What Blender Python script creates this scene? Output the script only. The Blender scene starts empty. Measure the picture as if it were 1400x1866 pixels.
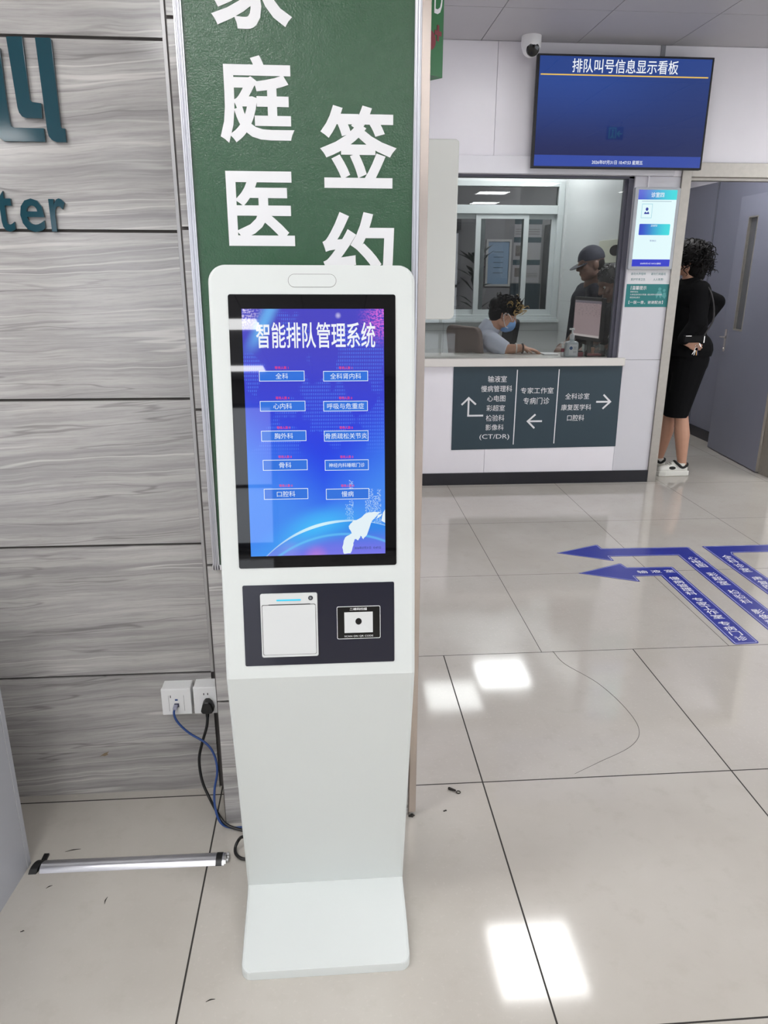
import bpy, bmesh, math, random
import numpy as np
from mathutils import Vector, Matrix, Quaternion
from mathutils.geometry import delaunay_2d_cdt, tessellate_polygon
random.seed(7)
S = bpy.context.scene
COL = S.collection
PI = math.pi

# ------------------------------------------------------------------ camera, world, exposure, big lights
cam_d = bpy.data.cameras.new('camera'); cam = bpy.data.objects.new('camera', cam_d); COL.objects.link(cam)
YAW, PITCH, ROLL = 0.07676469, 0.31384661, 0.00379076
_f = Vector((math.sin(YAW)*math.cos(PITCH), math.cos(YAW)*math.cos(PITCH), -math.sin(PITCH)))
_r = Vector((math.cos(YAW), -math.sin(YAW), 0)); _u = _r.cross(_f)
_r2 = _r*math.cos(ROLL)+_u*math.sin(ROLL); _u2 = -_r*math.sin(ROLL)+_u*math.cos(ROLL)
m3 = Matrix((_r2, _u2, -_f)).transposed()
cam.matrix_world = Matrix.Translation((0, 0, 1.5)) @ m3.to_4x4()
cam_d.sensor_fit = 'VERTICAL'; cam_d.sensor_height = 36.0; cam_d.lens = 1364.5*36.0/1866.0
cam_d.clip_start = 0.02; cam_d.clip_end = 100
S.camera = cam
S.view_settings.view_transform = 'Standard'; S.view_settings.look = 'None'
S.view_settings.exposure = -0.08; S.view_settings.gamma = 1.0; S.view_settings.use_curve_mapping = False
LAMP = 18.5        # ceiling panel radiance
DAY = 2.3          # frosted daylight panes of the entrance and the added side windows
w = bpy.data.worlds.new('world'); S.world = w; w.use_nodes = True
w.node_tree.nodes['Background'].inputs[0].default_value = (0.75, 0.82, 0.9, 1)
w.node_tree.nodes['Background'].inputs[1].default_value = 0.6
try:
    S.cycles.use_denoising = True
    S.cycles.max_bounces = 10; S.cycles.diffuse_bounces = 5; S.cycles.glossy_bounces = 5; S.cycles.transparent_max_bounces = 12
    S.cycles.caustics_reflective = False; S.cycles.caustics_refractive = False
    S.cycles.sample_clamp_indirect = 6.0
except Exception:
    pass

# ------------------------------------------------------------------ helpers
def lin(c):
    def g(v):
        v = v/255.0
        return v/12.92 if v <= 0.04045 else ((v+0.055)/1.055)**2.4
    return tuple(g(v) for v in c)

MATS = {}
class NT:
    """tiny wrapper to write node maths as expressions"""
    def __init__(s, name):
        s.mat = bpy.data.materials.new(name); s.mat.use_nodes = True
        s.t = s.mat.node_tree; s.n = s.t.nodes; s.l = s.t.links
        s.b = s.n['Principled BSDF']; s.out = s.n['Material Output']
    def put(s, sock, v):
        if isinstance(v, bpy.types.NodeSocket): s.l.new(v, sock)
        elif isinstance(v, (tuple, list)) and len(v) == 3 and sock.type == 'RGBA': sock.default_value = (*v, 1)
        else: sock.default_value = v
    def m(s, op, a, b=None, c=None):
        n = s.n.new('ShaderNodeMath'); n.operation = op
        for k, v in enumerate((a, b, c)):
            if v is not None: s.put(n.inputs[k], v)
        return n.outputs[0]
    def coord(s, kind='Object'):
        return s.n.new('ShaderNodeTexCoord').outputs[kind]
    def sep(s, v):
        n = s.n.new('ShaderNodeSeparateXYZ'); s.l.new(v, n.inputs[0]); return n.outputs
    def comb(s, x, y, z):
        n = s.n.new('ShaderNodeCombineXYZ')
        for k, v in enumerate((x, y, z)): s.put(n.inputs[k], v)
        return n.outputs[0]
    def noise(s, vec, scale=5, detail=3, rough=0.55, dist=0.0):
        n = s.n.new('ShaderNodeTexNoise'); s.l.new(vec, n.inputs['Vector'])
        n.inputs['Scale'].default_value = scale; n.inputs['Detail'].default_value = detail
        n.inputs['Roughness'].default_value = rough; n.inputs['Distortion'].default_value = dist
        return n.outputs['Fac']
    def mix(s, f, a, b, mode='MIX'):
        n = s.n.new('ShaderNodeMix'); n.data_type = 'RGBA'; n.blend_type = mode
        s.put(n.inputs[0], f); s.put(n.inputs[6], a); s.put(n.inputs[7], b)
        return n.outputs[2]
    def ss(s, v, lo, hi):
        n = s.n.new('ShaderNodeMapRange'); n.interpolation_type = 'SMOOTHSTEP'
        s.put(n.inputs[0], v); n.inputs[1].default_value = lo; n.inputs[2].default_value = hi
        return n.outputs[0]
    def bump(s, h, strength=0.2, dist=0.01):
        n = s.n.new('ShaderNodeBump'); s.l.new(h, n.inputs['Height'])
        n.inputs['Strength'].default_value = strength; n.inputs['Distance'].default_value = dist
        s.l.new(n.outputs[0], s.b.inputs['Normal'])

def mat(name, rgb, rough=0.5, metal=0.0, spec=0.5, var=0.06, scale=6.0, bump=0.0, bscale=200.0, emis=None, estr=1.0, coat=0.0, bdist=0.001):
    if name in MATS: return MATS[name]
    t = NT(name); c = lin(rgb)
    v = t.coord()
    f = t.noise(v, scale, 4)
    dark = tuple(x*(1-var) for x in c); light = tuple(min(1, x*(1+var)) for x in c)
    t.put(t.b.inputs['Base Color'], t.mix(f, dark, light))
    t.b.inputs['Roughness'].default_value = rough; t.b.inputs['Metallic'].default_value = metal
    t.b.inputs['Specular IOR Level'].default_value = spec
    t.b.inputs['Coat Weight'].default_value = coat
    if bump: t.bump(t.noise(v, bscale, 2), bump, bdist)
    if emis is not None:
        t.put(t.b.inputs['Emission Color'], lin(emis)); t.b.inputs['Emission Strength'].default_value = estr
    MATS[name] = t.mat
    return t.mat

def emat(name, rgb, k=1.0):
    """screen pixel: emits, with a glassy surface"""
    return mat(name, (4, 4, 6), rough=0.025, var=0.0, emis=rgb, estr=k)

def frame(o, x, y):
    x = Vector(x).normalized(); y = Vector(y); z = x.cross(y).normalized(); y = z.cross(x)
    M = Matrix((x, y, z)).transposed().to_4x4(); M.translation = Vector(o)
    return M

def catmull(pts, n=8):
    P = [Vector(p) for p in pts]; P = [P[0]*2-P[1]]+P+[P[-1]*2-P[-2]]
    out = []
    for i in range(1, len(P)-2):
        a, b, c, d = P[i-1:i+3]
        for k in range(n):
            t = k/n
            out.append(0.5*((2*b)+(c-a)*t+(2*a-5*b+4*c-d)*t*t+(3*b-a-3*c+d)*t**3))
    out.append(P[-2]); return out

def rrect(x0, x1, y0, y1, r, n=5):
    pts = []
    for cx, cy, a in ((x1-r, y1-r, 0), (x0+r, y1-r, 90), (x0+r, y0+r, 180), (x1-r, y0+r, 270)):
        for k in range(n+1):
            t = math.radians(a+90*k/n); pts.append((cx+r*math.cos(t), cy+r*math.sin(t)))
    return pts

TXT = {}
def text_mesh(s, bold):
    k = (s, bold)
    if k not in TXT:
        cu = bpy.data.curves.new('lettering', 'FONT'); cu.body = s; cu.offset = bold; cu.resolution_u = 3
        o = bpy.data.objects.new('lettering', cu); COL.objects.link(o)
        dg = bpy.context.evaluated_depsgraph_get()
        me = bpy.data.meshes.new_from_object(o.evaluated_get(dg))
        vs = [v.co.copy() for v in me.vertices]; fs = [list(p.vertices) for p in me.polygons]
        bpy.data.objects.remove(o); bpy.data.curves.remove(cu); bpy.data.meshes.remove(me)
        TXT[k] = (vs, fs)
    return TXT[k]

class MB:
    def __init__(s): s.v, s.f, s.m = [], [], []
    def add(s, vs, fs, mi=0, M=None):
        o = len(s.v)
        s.v += [(M @ Vector(v)) if M is not None else Vector(v) for v in vs]
        s.f += [[i+o for i in f] for f in fs]; s.m += [mi]*len(fs); return s
    def box(s, x0, x1, y0, y1, z0, z1, mi=0, M=None):
        vs = [(x, y, z) for x in (x0, x1) for y in (y0, y1) for z in (z0, z1)]
        fs = [(0, 1, 3, 2), (4, 6, 7, 5), (0, 4, 5, 1), (2, 3, 7, 6), (0, 2, 6, 4), (1, 5, 7, 3)]
        return s.add(vs, fs, mi, M)
    def quad(s, x0, x1, y0, y1, z=0, mi=0, M=None):
        return s.add([(x0, y0, z), (x1, y0, z), (x1, y1, z), (x0, y1, z)], [(0, 1, 2, 3)], mi, M)
    def prism(s, pts, z0, z1, mi=0, M=None, back=True, tess=False):
        n = len(pts)
        a = sum(pts[i][0]*pts[(i+1) % n][1]-pts[(i+1) % n][0]*pts[i][1] for i in range(n))
        if a < 0: pts = pts[::-1]
        vs = [(x, y, z0) for x, y in pts]+[(x, y, z1) for x, y in pts]
        fs = [(i, (i+1) % n, n+(i+1) % n, n+i) for i in range(n)]
        tri = [list(range(n))]
        if n > 4:
            tri = []
            for t in tessellate_polygon([[Vector((x, y, 0)) for x, y in pts]]):
                a, b, c = (Vector(pts[k]) for k in t)
                tri.append(list(t) if (b-a).cross(c-a) > 0 else list(t)[::-1])
        if not tess: tri = [list(range(n))]
        for t in tri:
            fs.append([k+n for k in t])
            if back: fs.append(t[::-1])
        return s.add(vs, fs, mi, M)
    def ring(s, outer, inner, z0, z1, mi=0, M=None):
        n = len(outer)
        vs = [(x, y, z1) for x, y in outer]+[(x, y, z1) for x, y in inner]+[(x, y, z0) for x, y in outer]+[(x, y, z0) for x, y in inner]
        fs = []
        for i in range(n):
            j = (i+1) % n
            fs += [(i, j, n+j, n+i), (2*n+i, 2*n+j, j, i), (n+i, n+j, 3*n+j, 3*n+i)]
        return s.add(vs, fs, mi, M)
    def tube(s, pts, r, seg=10, mi=0, smooth=0, M=None, cap=True):
        P = catmull(pts, smooth) if smooth else [Vector(p) for p in pts]
        R = r if isinstance(r, (list, tuple)) else None
        vs, fs = [], []
        up = None
        for i, p in enumerate(P):
            d = (P[min(i+1, len(P)-1)]-P[max(i-1, 0)]).normalized()
            if up is None:
                up = d.orthogonal().normalized()
            else:
                up = (up-d*up.dot(d))
                up = up.normalized() if up.length > 1e-6 else d.orthogonal().normalized()
            sd = d.cross(up)
            if R:
                t = i/(len(P)-1)*(len(R)-1); k = min(int(t), len(R)-2) if len(R) > 1 else 0
                rr = R[k]+(R[k+1]-R[k])*(t-k)
            else: rr = r
            for q in range(seg):
                a = 2*PI*q/seg; vs.append(p+(up*math.cos(a)+sd*math.sin(a))*rr)
        for i in range(len(P)-1):
            for q in range(seg):
                fs.append((i*seg+q, i*seg+(q+1) % seg, (i+1)*seg+(q+1) % seg, (i+1)*seg+q))
        if cap: fs += [list(range(seg))[::-1], list(range((len(P)-1)*seg, len(P)*seg))]
        return s.add(vs, fs, mi, M)
    def lathe(s, prof, seg=24, mi=0, M=None):
        vs, fs = [], []
        for r, z in prof:
            for q in range(seg):
                a = 2*PI*q/seg; vs.append((r*math.cos(a), r*math.sin(a), z))
        for i in range(len(prof)-1):
            for q in range(seg):
                fs.append((i*seg+q, i*seg+(q+1) % seg, (i+1)*seg+(q+1) % seg, (i+1)*seg+q))
        fs += [list(range(seg))[::-1], list(range((len(prof)-1)*seg, len(prof)*seg))]
        return s.add(vs, fs, mi, M)
    def ball(s, c, r, mi=0, seg=14, M=None, rot=None):
        r = Vector((r, r, r)) if isinstance(r, (int, float)) else Vector(r)
        vs, fs = [], []; n = seg//2
        for i in range(n+1):
            t = PI*i/n
            for q in range(seg):
                a = 2*PI*q/seg
                p = Vector((r.x*math.sin(t)*math.cos(a), r.y*math.sin(t)*math.sin(a), r.z*math.cos(t)))
                if rot is not None: p = rot @ p
                vs.append(Vector(c)+p)
        for i in range(n):
            for q in range(seg):
                fs.append((i*seg+q, (i+1)*seg+q, (i+1)*seg+(q+1) % seg, i*seg+(q+1) % seg))
        return s.add(vs, fs, mi, M)
    def capsule(s, p, q, r0, r1, seg=14, mi=0):
        p, q = Vector(p), Vector(q)
        s.ball(p, r0, mi, seg); s.ball(q, r1, mi, seg)
        s.tube([p, q], [r0, r1], seg, mi)
        return s
    def text(s, string, x0, y0, x1, y1, z=0.0, mi=0, M=None, bold=0.0, fit=True):
        vs, fs = text_mesh(string, bold if bold <= 0.008 else 0.0)
        if bold > 0.008:
            vs, fs = list(vs), list(fs); ed = set()
            for f in fs: ed.update(zip(f, f[1:]+f[:1]))
            rim = [(a, b) for a, b in ed if (b, a) not in ed]; used = set()
            for a, b in rim:
                p, q = vs[a], vs[b]; d = (q-p)
                if d.length < 1e-7: continue
                d = d.normalized(); nn = Vector((-d.y, d.x, 0))*bold; k = len(vs)
                vs += [p-nn, q-nn, q+nn, p+nn]; fs.append([k, k+1, k+2, k+3]); used.add(a)
            nx = {a: b for a, b in rim}; pv = {b: a for a, b in rim}
            for a in used:
                if a not in nx or a not in pv: continue
                p = vs[a]; d1 = (p-vs[pv[a]]); d2 = (vs[nx[a]]-p)
                if d1.length < 1e-7 or d2.length < 1e-7: continue
                d1, d2 = d1.normalized(), d2.normalized(); sg = 1 if d1.x*d2.y-d1.y*d2.x > 0 else -1
                n1, n2 = Vector((d1.y, -d1.x, 0))*sg, Vector((d2.y, -d2.x, 0))*sg; dn = 1+n1.dot(n2)
                if dn > 1.999: continue
                mt = p+(n1+n2)*bold/max(dn, 0.45); k = len(vs)
                vs += [p, p+n1*bold, mt, p+n2*bold]; fs.append([k, k+1, k+2, k+3])
            key = (string, bold, 'union')
            if key not in TXT:
                r_ = delaunay_2d_cdt([v.to_2d() for v in vs], [], fs, 0, 1e-4)
                T = np.array([[vs[f[0]][:2], vs[f[j]][:2], vs[f[j+1]][:2]] for f in fs for j in range(1, len(f)-1)])
                a_, b_, c_ = T[:, 0], T[:, 1], T[:, 2]
                def cr(u, v, p): return (v[:, 0]-u[:, 0])*(p[1]-u[:, 1])-(v[:, 1]-u[:, 1])*(p[0]-u[:, 0])
                keep = []
                for f in r_[2]:
                    p = sum((r_[0][k] for k in f), Vector((0, 0)))/len(f)
                    d1, d2, d3 = cr(a_, b_, p), cr(b_, c_, p), cr(c_, a_, p)
                    if (((d1 > -1e-7) & (d2 > -1e-7) & (d3 > -1e-7)) | ((d1 < 1e-7) & (d2 < 1e-7) & (d3 < 1e-7))).any(): keep.append(list(f))
                TXT[key] = ([Vector((p.x, p.y, 0)) for p in r_[0]], keep)
            vs, fs = TXT[key]
        ax, bx = min(v.x for v in vs), max(v.x for v in vs); ay, by = min(v.y for v in vs), max(v.y for v in vs)
        sx = (x1-x0)/(bx-ax); sy = (y1-y0)/(by-ay)
        cx, cy = (x0+x1)/2, (y0+y1)/2
        if not fit:
            sx = sy = min(sx, sy)
        out = [(cx+(v.x-(ax+bx)/2)*sx, cy+(v.y-(ay+by)/2)*sy, z) for v in vs]
        return s.add(out, fs, mi, M)
    def stroke(s, pts, wd, z0, z1, mi=0, M=None):
        """flat polyline of constant width with mitred joints"""
        P = [Vector((p[0], p[1])) for p in pts]; L, R = [], []
        for i, p in enumerate(P):
            a = (P[i]-P[i-1]).normalized() if i else (P[1]-P[0]).normalized()
            b = (P[i+1]-P[i]).normalized() if i < len(P)-1 else a
            t = (a+b).normalized() if (a+b).length > 1e-6 else a
            nrm = Vector((-t.y, t.x)); k = wd/2/max(0.35, nrm.dot(Vector((-a.y, a.x))))
            L.append(p+nrm*k); R.append(p-nrm*k)
        return s.prism([tuple(p) for p in L+R[::-1]], z0, z1, mi, M)
    def build(s, name, mats, parent=None, bevel=0.0, smooth=None, seg=2, ang=35, loc=None):
        if smooth is None: smooth = not bevel
        me = bpy.data.meshes.new(name)
        o0 = Vector(loc) if loc is not None else Vector((0, 0, 0))
        me.from_pydata([tuple(v-o0) for v in s.v], [], s.f)
        for m in (mats if isinstance(mats, (list, tuple)) else [mats]): me.materials.append(m)
        for p, k in zip(me.polygons, s.m): p.material_index = k; p.use_smooth = smooth
        me.validate()
        if bevel:
            bm = bmesh.new(); bm.from_mesh(me); bmesh.ops.remove_doubles(bm, verts=bm.verts, dist=1e-5)
            eds = [e for e in bm.edges if len(e.link_faces) == 2 and e.calc_face_angle(0) > math.radians(30)]
            bmesh.ops.bevel(bm, geom=eds, offset=bevel, segments=seg, profile=0.5, affect='EDGES', clamp_overlap=True)
            for f in bm.faces: f.smooth = smooth
            bm.to_mesh(me); bm.free()
        if smooth: me.set_sharp_from_angle(angle=math.radians(ang))
        o = bpy.data.objects.new(name, me); COL.objects.link(o); o.location = o0
        if parent is not None: attach(o, parent)
        return o

def world_of(o):
    M = o.matrix_basis.copy()
    if o.parent: M = world_of(o.parent) @ o.matrix_parent_inverse @ M
    return M
def attach(o, parent):
    o.parent = parent; o.matrix_parent_inverse = world_of(parent).inverted()

def tag(o, label=None, cat=None, group=None, kind=None):
    for k, v in (('label', label), ('category', cat), ('group', group), ('kind', kind)):
        if v: o[k] = v
    return o
def thing(name, loc, label, cat, group=None):
    o = bpy.data.objects.new(name, None); COL.objects.link(o); o.location = loc; o.empty_display_size = 0.1
    return tag(o, label, cat, group)
def struct(o): o['kind'] = 'structure'; return o

def blob(mb, name, mats, parent=None, voxel=0.006, it=6, cuts=(), fac=0.5):
    """fuses the solids of mb into one continuous surface"""
    me = bpy.data.meshes.new(name); me.from_pydata([tuple(v) for v in mb.v], [], mb.f)
    o = bpy.data.objects.new(name, me); COL.objects.link(o)
    r = o.modifiers.new('r', 'REMESH'); r.mode = 'VOXEL'; r.voxel_size = voxel
    sm = o.modifiers.new('s', 'SMOOTH'); sm.iterations = it; sm.factor = fac
    me2 = bpy.data.meshes.new_from_object(o.evaluated_get(bpy.context.evaluated_depsgraph_get()))
    bpy.data.objects.remove(o); bpy.data.meshes.remove(me)
    for co, no in cuts:
        bm = bmesh.new(); bm.from_mesh(me2)
        bmesh.ops.bisect_plane(bm, geom=bm.verts[:]+bm.edges[:]+bm.faces[:], plane_co=co, plane_no=no, clear_outer=True)
        bmesh.ops.holes_fill(bm, edges=[e for e in bm.edges if len(e.link_faces) == 1], sides=0)
        bm.to_mesh(me2); bm.free()
    me2.name = name
    me2.materials.clear()
    for m in (mats if isinstance(mats, (list, tuple)) else [mats]): me2.materials.append(m)
    for p in me2.polygons: p.use_smooth = True; p.material_index = 0
    me2.set_sharp_from_angle(angle=math.radians(60))
    ob = bpy.data.objects.new(name, me2); COL.objects.link(ob)
    if parent is not None: attach(ob, parent)
    return ob

# ------------------------------------------------------------------ materials
def stone():
    t = NT('grey_veined_stone'); x, y, z = t.sep(t.coord())
    row = t.m('FLOOR', t.m('DIVIDE', z, 0.3967))
    xs = t.m('ADD', x, t.m('ADD', y, t.m('MULTIPLY', row, 3.71)))
    v0 = t.comb(t.m('MULTIPLY', xs, 1.5), t.m('MULTIPLY', row, 2.3), t.m('MULTIPLY', z, 2.2))
    warp = t.m('MULTIPLY', t.m('SUBTRACT', t.noise(v0, 1.3, 3, 0.55), 0.5), 0.055)
    zz = t.m('ADD', t.m('SUBTRACT', z, t.m('MULTIPLY', xs, 0.05)), warp)
    band = t.noise(t.comb(t.m('MULTIPLY', xs, 0.9), row, t.m('MULTIPLY', zz, 24)), 1.0, 6, 0.68)
    mid = t.noise(t.comb(t.m('MULTIPLY', xs, 4.0), row, t.m('MULTIPLY', zz, 120)), 1.0, 5, 0.7)
    fine = t.noise(t.comb(t.m('MULTIPLY', xs, 16.0), row, t.m('MULTIPLY', zz, 330)), 1.0, 3, 0.75)
    r1 = t.m('ABSOLUTE', t.m('SUBTRACT', t.noise(t.comb(t.m('MULTIPLY', xs, 0.55), t.m('ADD', row, 5.0), t.m('MULTIPLY', zz, 22)), 1.0, 2, 0.45), 0.5))
    vgate = t.ss(t.noise(t.comb(t.m('MULTIPLY', xs, 1.4), row, t.m('MULTIPLY', zz, 14)), 1.0, 2), 0.42, 0.62)
    vein = t.m('MULTIPLY', t.m('SUBTRACT', 1.0, t.ss(r1, 0.003, 0.022)), vgate)
    r2 = t.m('ABSOLUTE', t.m('SUBTRACT', t.noise(t.comb(t.m('MULTIPLY', xs, 0.9), t.m('ADD', row, 11.0), t.m('MULTIPLY', zz, 16)), 1.0, 3, 0.5), 0.51))
    dk = t.m('MULTIPLY', t.m('SUBTRACT', 1.0, t.ss(r2, 0.001, 0.014)), t.m('SUBTRACT', 1.0, vgate))
    c = t.mix(t.ss(band, 0.30, 0.70), lin((144, 141, 141)), lin((186, 183, 180)))
    c = t.mix(t.m('MULTIPLY', t.ss(mid, 0.45, 0.75), 0.55), c, lin((128, 125, 125)))
    c = t.mix(t.m('MULTIPLY', t.ss(fine, 0.5, 0.8), 0.45), c, lin((126, 123, 122)))
    c = t.mix(t.m('MULTIPLY', dk, 0.5), c, lin((104, 101, 101)))
    c = t.mix(t.m('MULTIPLY', vein, 0.55), c, lin((214, 211, 207)))
    t.put(t.b.inputs['Base Color'], c); t.b.inputs['Roughness'].default_value = 0.13
    t.b.inputs['Specular IOR Level'].default_value = 0.5
    return t.mat
STONE = stone()

def floor_mat():
    t = NT('polished_beige_tile'); v = t.coord(); x, y, z = t.sep(v)
    cloud = t.noise(v, 1.6, 4); mid = t.noise(v, 14, 5, 0.65); spk = t.noise(v, 90, 3, 0.6)
    tile = t.n.new('ShaderNodeTexWhiteNoise'); tile.noise_dimensions = '2D'
    t.l.new(t.comb(t.m('FLOOR', t.m('DIVIDE', t.m('SUBTRACT', x, 0.454), 0.797)), t.m('FLOOR', t.m('DIVIDE', t.m('SUBTRACT', y, 2.7), 0.797)), 0.0), tile.inputs[0])
    c = t.mix(t.ss(cloud, 0.3, 0.7), lin((184, 178, 169)), lin((194, 189, 181)))
    c = t.mix(t.m('MULTIPLY', t.ss(mid, 0.5, 0.72), 0.30), c, lin((176, 169, 158)))
    c = t.mix(t.m('MULTIPLY', t.ss(spk, 0.55, 0.75), t.m('MULTIPLY', tile.outputs[0], 0.35)), c, lin((222, 218, 210)))
    c = t.mix(t.m('MULTIPLY', tile.outputs[0], 0.22), c, lin((180, 175, 168)))
    t.put(t.b.inputs['Base Color'], c)
    t.put(t.b.inputs['Roughness'], t.m('ADD', 0.045, t.m('MULTIPLY', cloud, 0.07)))
    t.b.inputs['Specular IOR Level'].default_value = 0.62
    return t.mat
TILE = floor_mat()
GROUT = mat('dark_grout', (52, 49, 46), 0.9)
JOINT = mat('dark_joint', (78, 74, 72), 0.8)

def glass():
    t = NT('clear_glass'); t.n.remove(t.b)
    a = t.n.new('ShaderNodeBsdfTransparent'); a.inputs[0].default_value = (0.93, 0.95, 0.95, 1)
    g = t.n.new('ShaderNodeBsdfGlossy'); g.inputs['Roughness'].default_value = 0.0; g.inputs[0].default_value = (1, 1, 1, 1)
    fr = t.n.new('ShaderNodeFresnel'); fr.inputs[0].default_value = 1.45
    no = t.noise(t.coord(), 3, 2)
    mx = t.n.new('ShaderNodeMixShader')
    t.l.new(t.m('MULTIPLY', fr.outputs[0], t.m('ADD', 0.95, t.m('MULTIPLY', no, 0.1))), mx.inputs[0]); t.l.new(a.outputs[0], mx.inputs[1]); t.l.new(g.outputs[0], mx.inputs[2])
    t.l.new(mx.outputs[0], t.out.inputs[0])
    return t.mat
GLASS = glass()

KIOSK = mat('white_powder_coat', (206, 210, 208), 0.45, var=0.015, bump=0.06, bscale=260)
WHITE = mat('white_panel', (240, 237, 242), 0.32, var=0.03)
PRN = mat('white_printer_plastic', (204, 206, 206), 0.35, var=0.02)
WHITE2 = mat('white_plastic', (232, 232, 232), 0.35, var=0.02)
BRIGHTW = mat('white_lacquer', (232, 231, 236), 0.25, var=0.02)
CEIL = mat('grey_white_ceiling_panel', (178, 176, 179), 0.5, var=0.03)
STEEL = mat('brushed_stainless', (178, 173, 165), 0.42, metal=0.9, var=0.12, scale=30)
CHROME = mat('polished_stainless', (205, 200, 194), 0.14, metal=1.0, var=0.05)
ALU = mat('satin_aluminium', (200, 200, 206), 0.30, metal=0.95, var=0.06, scale=25)
BLACK = mat('gloss_black', (8, 8, 10), 0.02, var=0.1)
DARKNAVY = mat('dark_navy_acrylic', (27, 28, 42), 0.10, var=0.06)
BLACKM = mat('matt_black', (22, 22, 25), 0.6, var=0.1)
BASEB = mat('black_skirting', (30, 30, 37), 0.25, var=0.1)
GUN = mat('gunmetal_frame', (88, 88, 99), 0.4, metal=0.2, var=0.05)
TEAL = mat('dark_teal_acrylic', (20, 62, 74), 0.08, var=0.05)
SIGNT = mat('dark_slate_sign', (48, 66, 76), 0.45, var=0.05)
LETTER = mat('white_vinyl', (232, 232, 234), 0.45, var=0.02)
GREYD = mat('grey_painted_steel', (125, 127, 142), 0.35, var=0.04)
RUBBER = mat('black_rubber', (14, 14, 15), 0.4, var=0.1)
BLUEC = mat('blue_cable_jacket', (32, 66, 128), 0.45, var=0.06)
DECAL = mat('blue_floor_vinyl', (38, 50, 148), 0.28, var=0.05)
PAPER = mat('paper', (225, 225, 225), 0.7)

def green():
    t = NT('embossed_green_laminate'); v = t.coord()
    n1 = t.noise(v, 260, 3, 0.6); n2 = t.noise(v, 40, 2)
    t.put(t.b.inputs['Base Color'], t.mix(n2, lin((42, 80, 53)), lin((50, 89, 61))))
    t.b.inputs['Roughness'].default_value = 0.06; t.b.inputs['Specular IOR Level'].default_value = 0.55
    t.bump(t.m('ADD', n1, t.m('MULTIPLY', n2, 1.2)), 0.2, 0.004)
    return t.mat
GREEN = green()

# ------------------------------------------------------------------ setting: floor
def tiles(xs, ys, ex=0.0016):
    mb = MB()
    for i in range(len(xs)-1):
        for j in range(len(ys)-1):
            mb.quad(xs[i]+ex, xs[i+1]-ex, ys[j]+ex, ys[j+1]-ex, 0)
    return mb
fl = MB()
xa = [-5.2]+[0.454+0.794*k for k in range(-7, 7)]+[6.2]
ya = [2.70-0.795*k for k in range(0, 16)][::-1]
for mb in (tiles(xa, ya, 0.0022), tiles([-0.74-0.801*4]+[0.862+0.801*k for k in range(-5, 8)], [2.70, 3.515, 4.34, 5.16, 5.97, 6.78, 7.59, 8.4, 9.2, 10.0, 10.8, 11.6], 0.0013)):
    fl.add(mb.v, mb.f, 0)
fl.box(-5.2, 6.8, -9.9, 12.0, -0.06, -0.0008, 1)
floor = struct(fl.build('floor', [TILE, GROUT], smooth=False))
# hairline crack in a tile
pts = [(0.91, 2.703), (0.928, 2.598), (1.009, 2.446), (1.049, 2.274), (1.045, 2.139), (0.98, 2.05), (0.841, 1.973), (0.75, 1.924)]
mb = MB(); mb.tube([(x, y, 0.0002) for x, y in pts], [0.0011, 0.0008, 0.0009, 0.0007, 0.0004], 6, 0, 8)
mb.build('crack', [JOINT], floor)

# ------------------------------------------------------------------ setting: stone wall left, column, passage wall
SZ = [0.0, 0.3965, 0.7895, 1.1835, 1.583, 1.983, 2.383, 2.84]
def slabs(mb, x0, x1, y0, y1, gap=0.0035, mi=0):
    for a, b in zip(SZ[:-1], SZ[1:]):
        mb.box(x0, x1, y0, y1, a+(gap if a > 0 else 0), b-gap, mi)
mb = MB(); slabs(mb, -5.2, -0.3485, 1.937, 1.957); mb.box(-5.2, -0.30, 1.945, 2.05, 0, 2.84, 1)
struct(mb.build('wall_left', [STONE, JOINT], smooth=False))
mb = MB(); slabs(mb, -0.3085, 0.209, 1.777, 1.80); mb.box(-0.3118, 0.214, 1.784, 2.20, 0, 2.84, 1)  # left edge of the dark backing stands in for corner shading
struct(mb.build('wall_column', [STONE, JOINT], smooth=False))
mb = MB()
mb.box(-0.3475, -0.3385, 1.931, 1.944, 0.40, 2.84); mb.box(-0.3385, -0.334, 1.940, 1.944, 0.0, 2.84, 1)  # second, dark strip stands in for the shading in the column corner
struct(mb.build('trim_1', [mat('grey_edge_trim', (168, 166, 166), 0.35, metal=0.6), JOINT], bevel=0.001))
mb = MB()
mb.box(0.2115, 0.231, 1.773, 1.79, 0.012, 2.84); mb.box(0.2225, 0.231, 1.774, 1.80, 0.012, 2.84); mb.box(0.2095, 0.2112, 1.7745, 1.785, 0.0, 2.84, 1)
struct(mb.build('trim_2', [mat('warm_polished_trim', (196, 184, 176), 0.2, metal=1.0), BLACKM], bevel=0.0012))
mb = MB(); mb.box(-0.30, 0.231, 1.80, 5.4, 0, 2.84); struct(mb.build('wall_passage', [WHITE], smooth=False))

# ------------------------------------------------------------------ setting: back wall with the reception window, doorway, rooms behind
WX0, WX1, WZ0, WZ1 = 0.62, 2.052, 0.9045, 2.086
mb = MB()
g = 0.0012
def panel(x0, x1, z0, z1, y0=5.22, y1=5.32, mi=0): mb.box(x0+g, x1-g, y0, y1, z0+g, z1-g, mi)
panel(0.231, 1.13, 0.0, 0.86); panel(1.13, 2.0935, 0.0, 0.86)
panel(2.0935, 2.3625, 0.0, 0.8955, mi=2); panel(WX1, 2.3625, 0.8955, WZ1, mi=2)
panel(0.231, WX0, 0.86, WZ1)
panel(0.231, 1.10, WZ1, 2.84); panel(1.10, 2.135, WZ1, 2.84); panel(2.165, 3.6, 2.172, 2.84); panel(2.165, 2.3625, WZ1, 2.172); panel(2.135, 2.165, WZ1, 2.84)
panel(3.395, 6.2, 0, 2.172); panel(3.6, 6.2, 2.172, 2.84)
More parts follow.
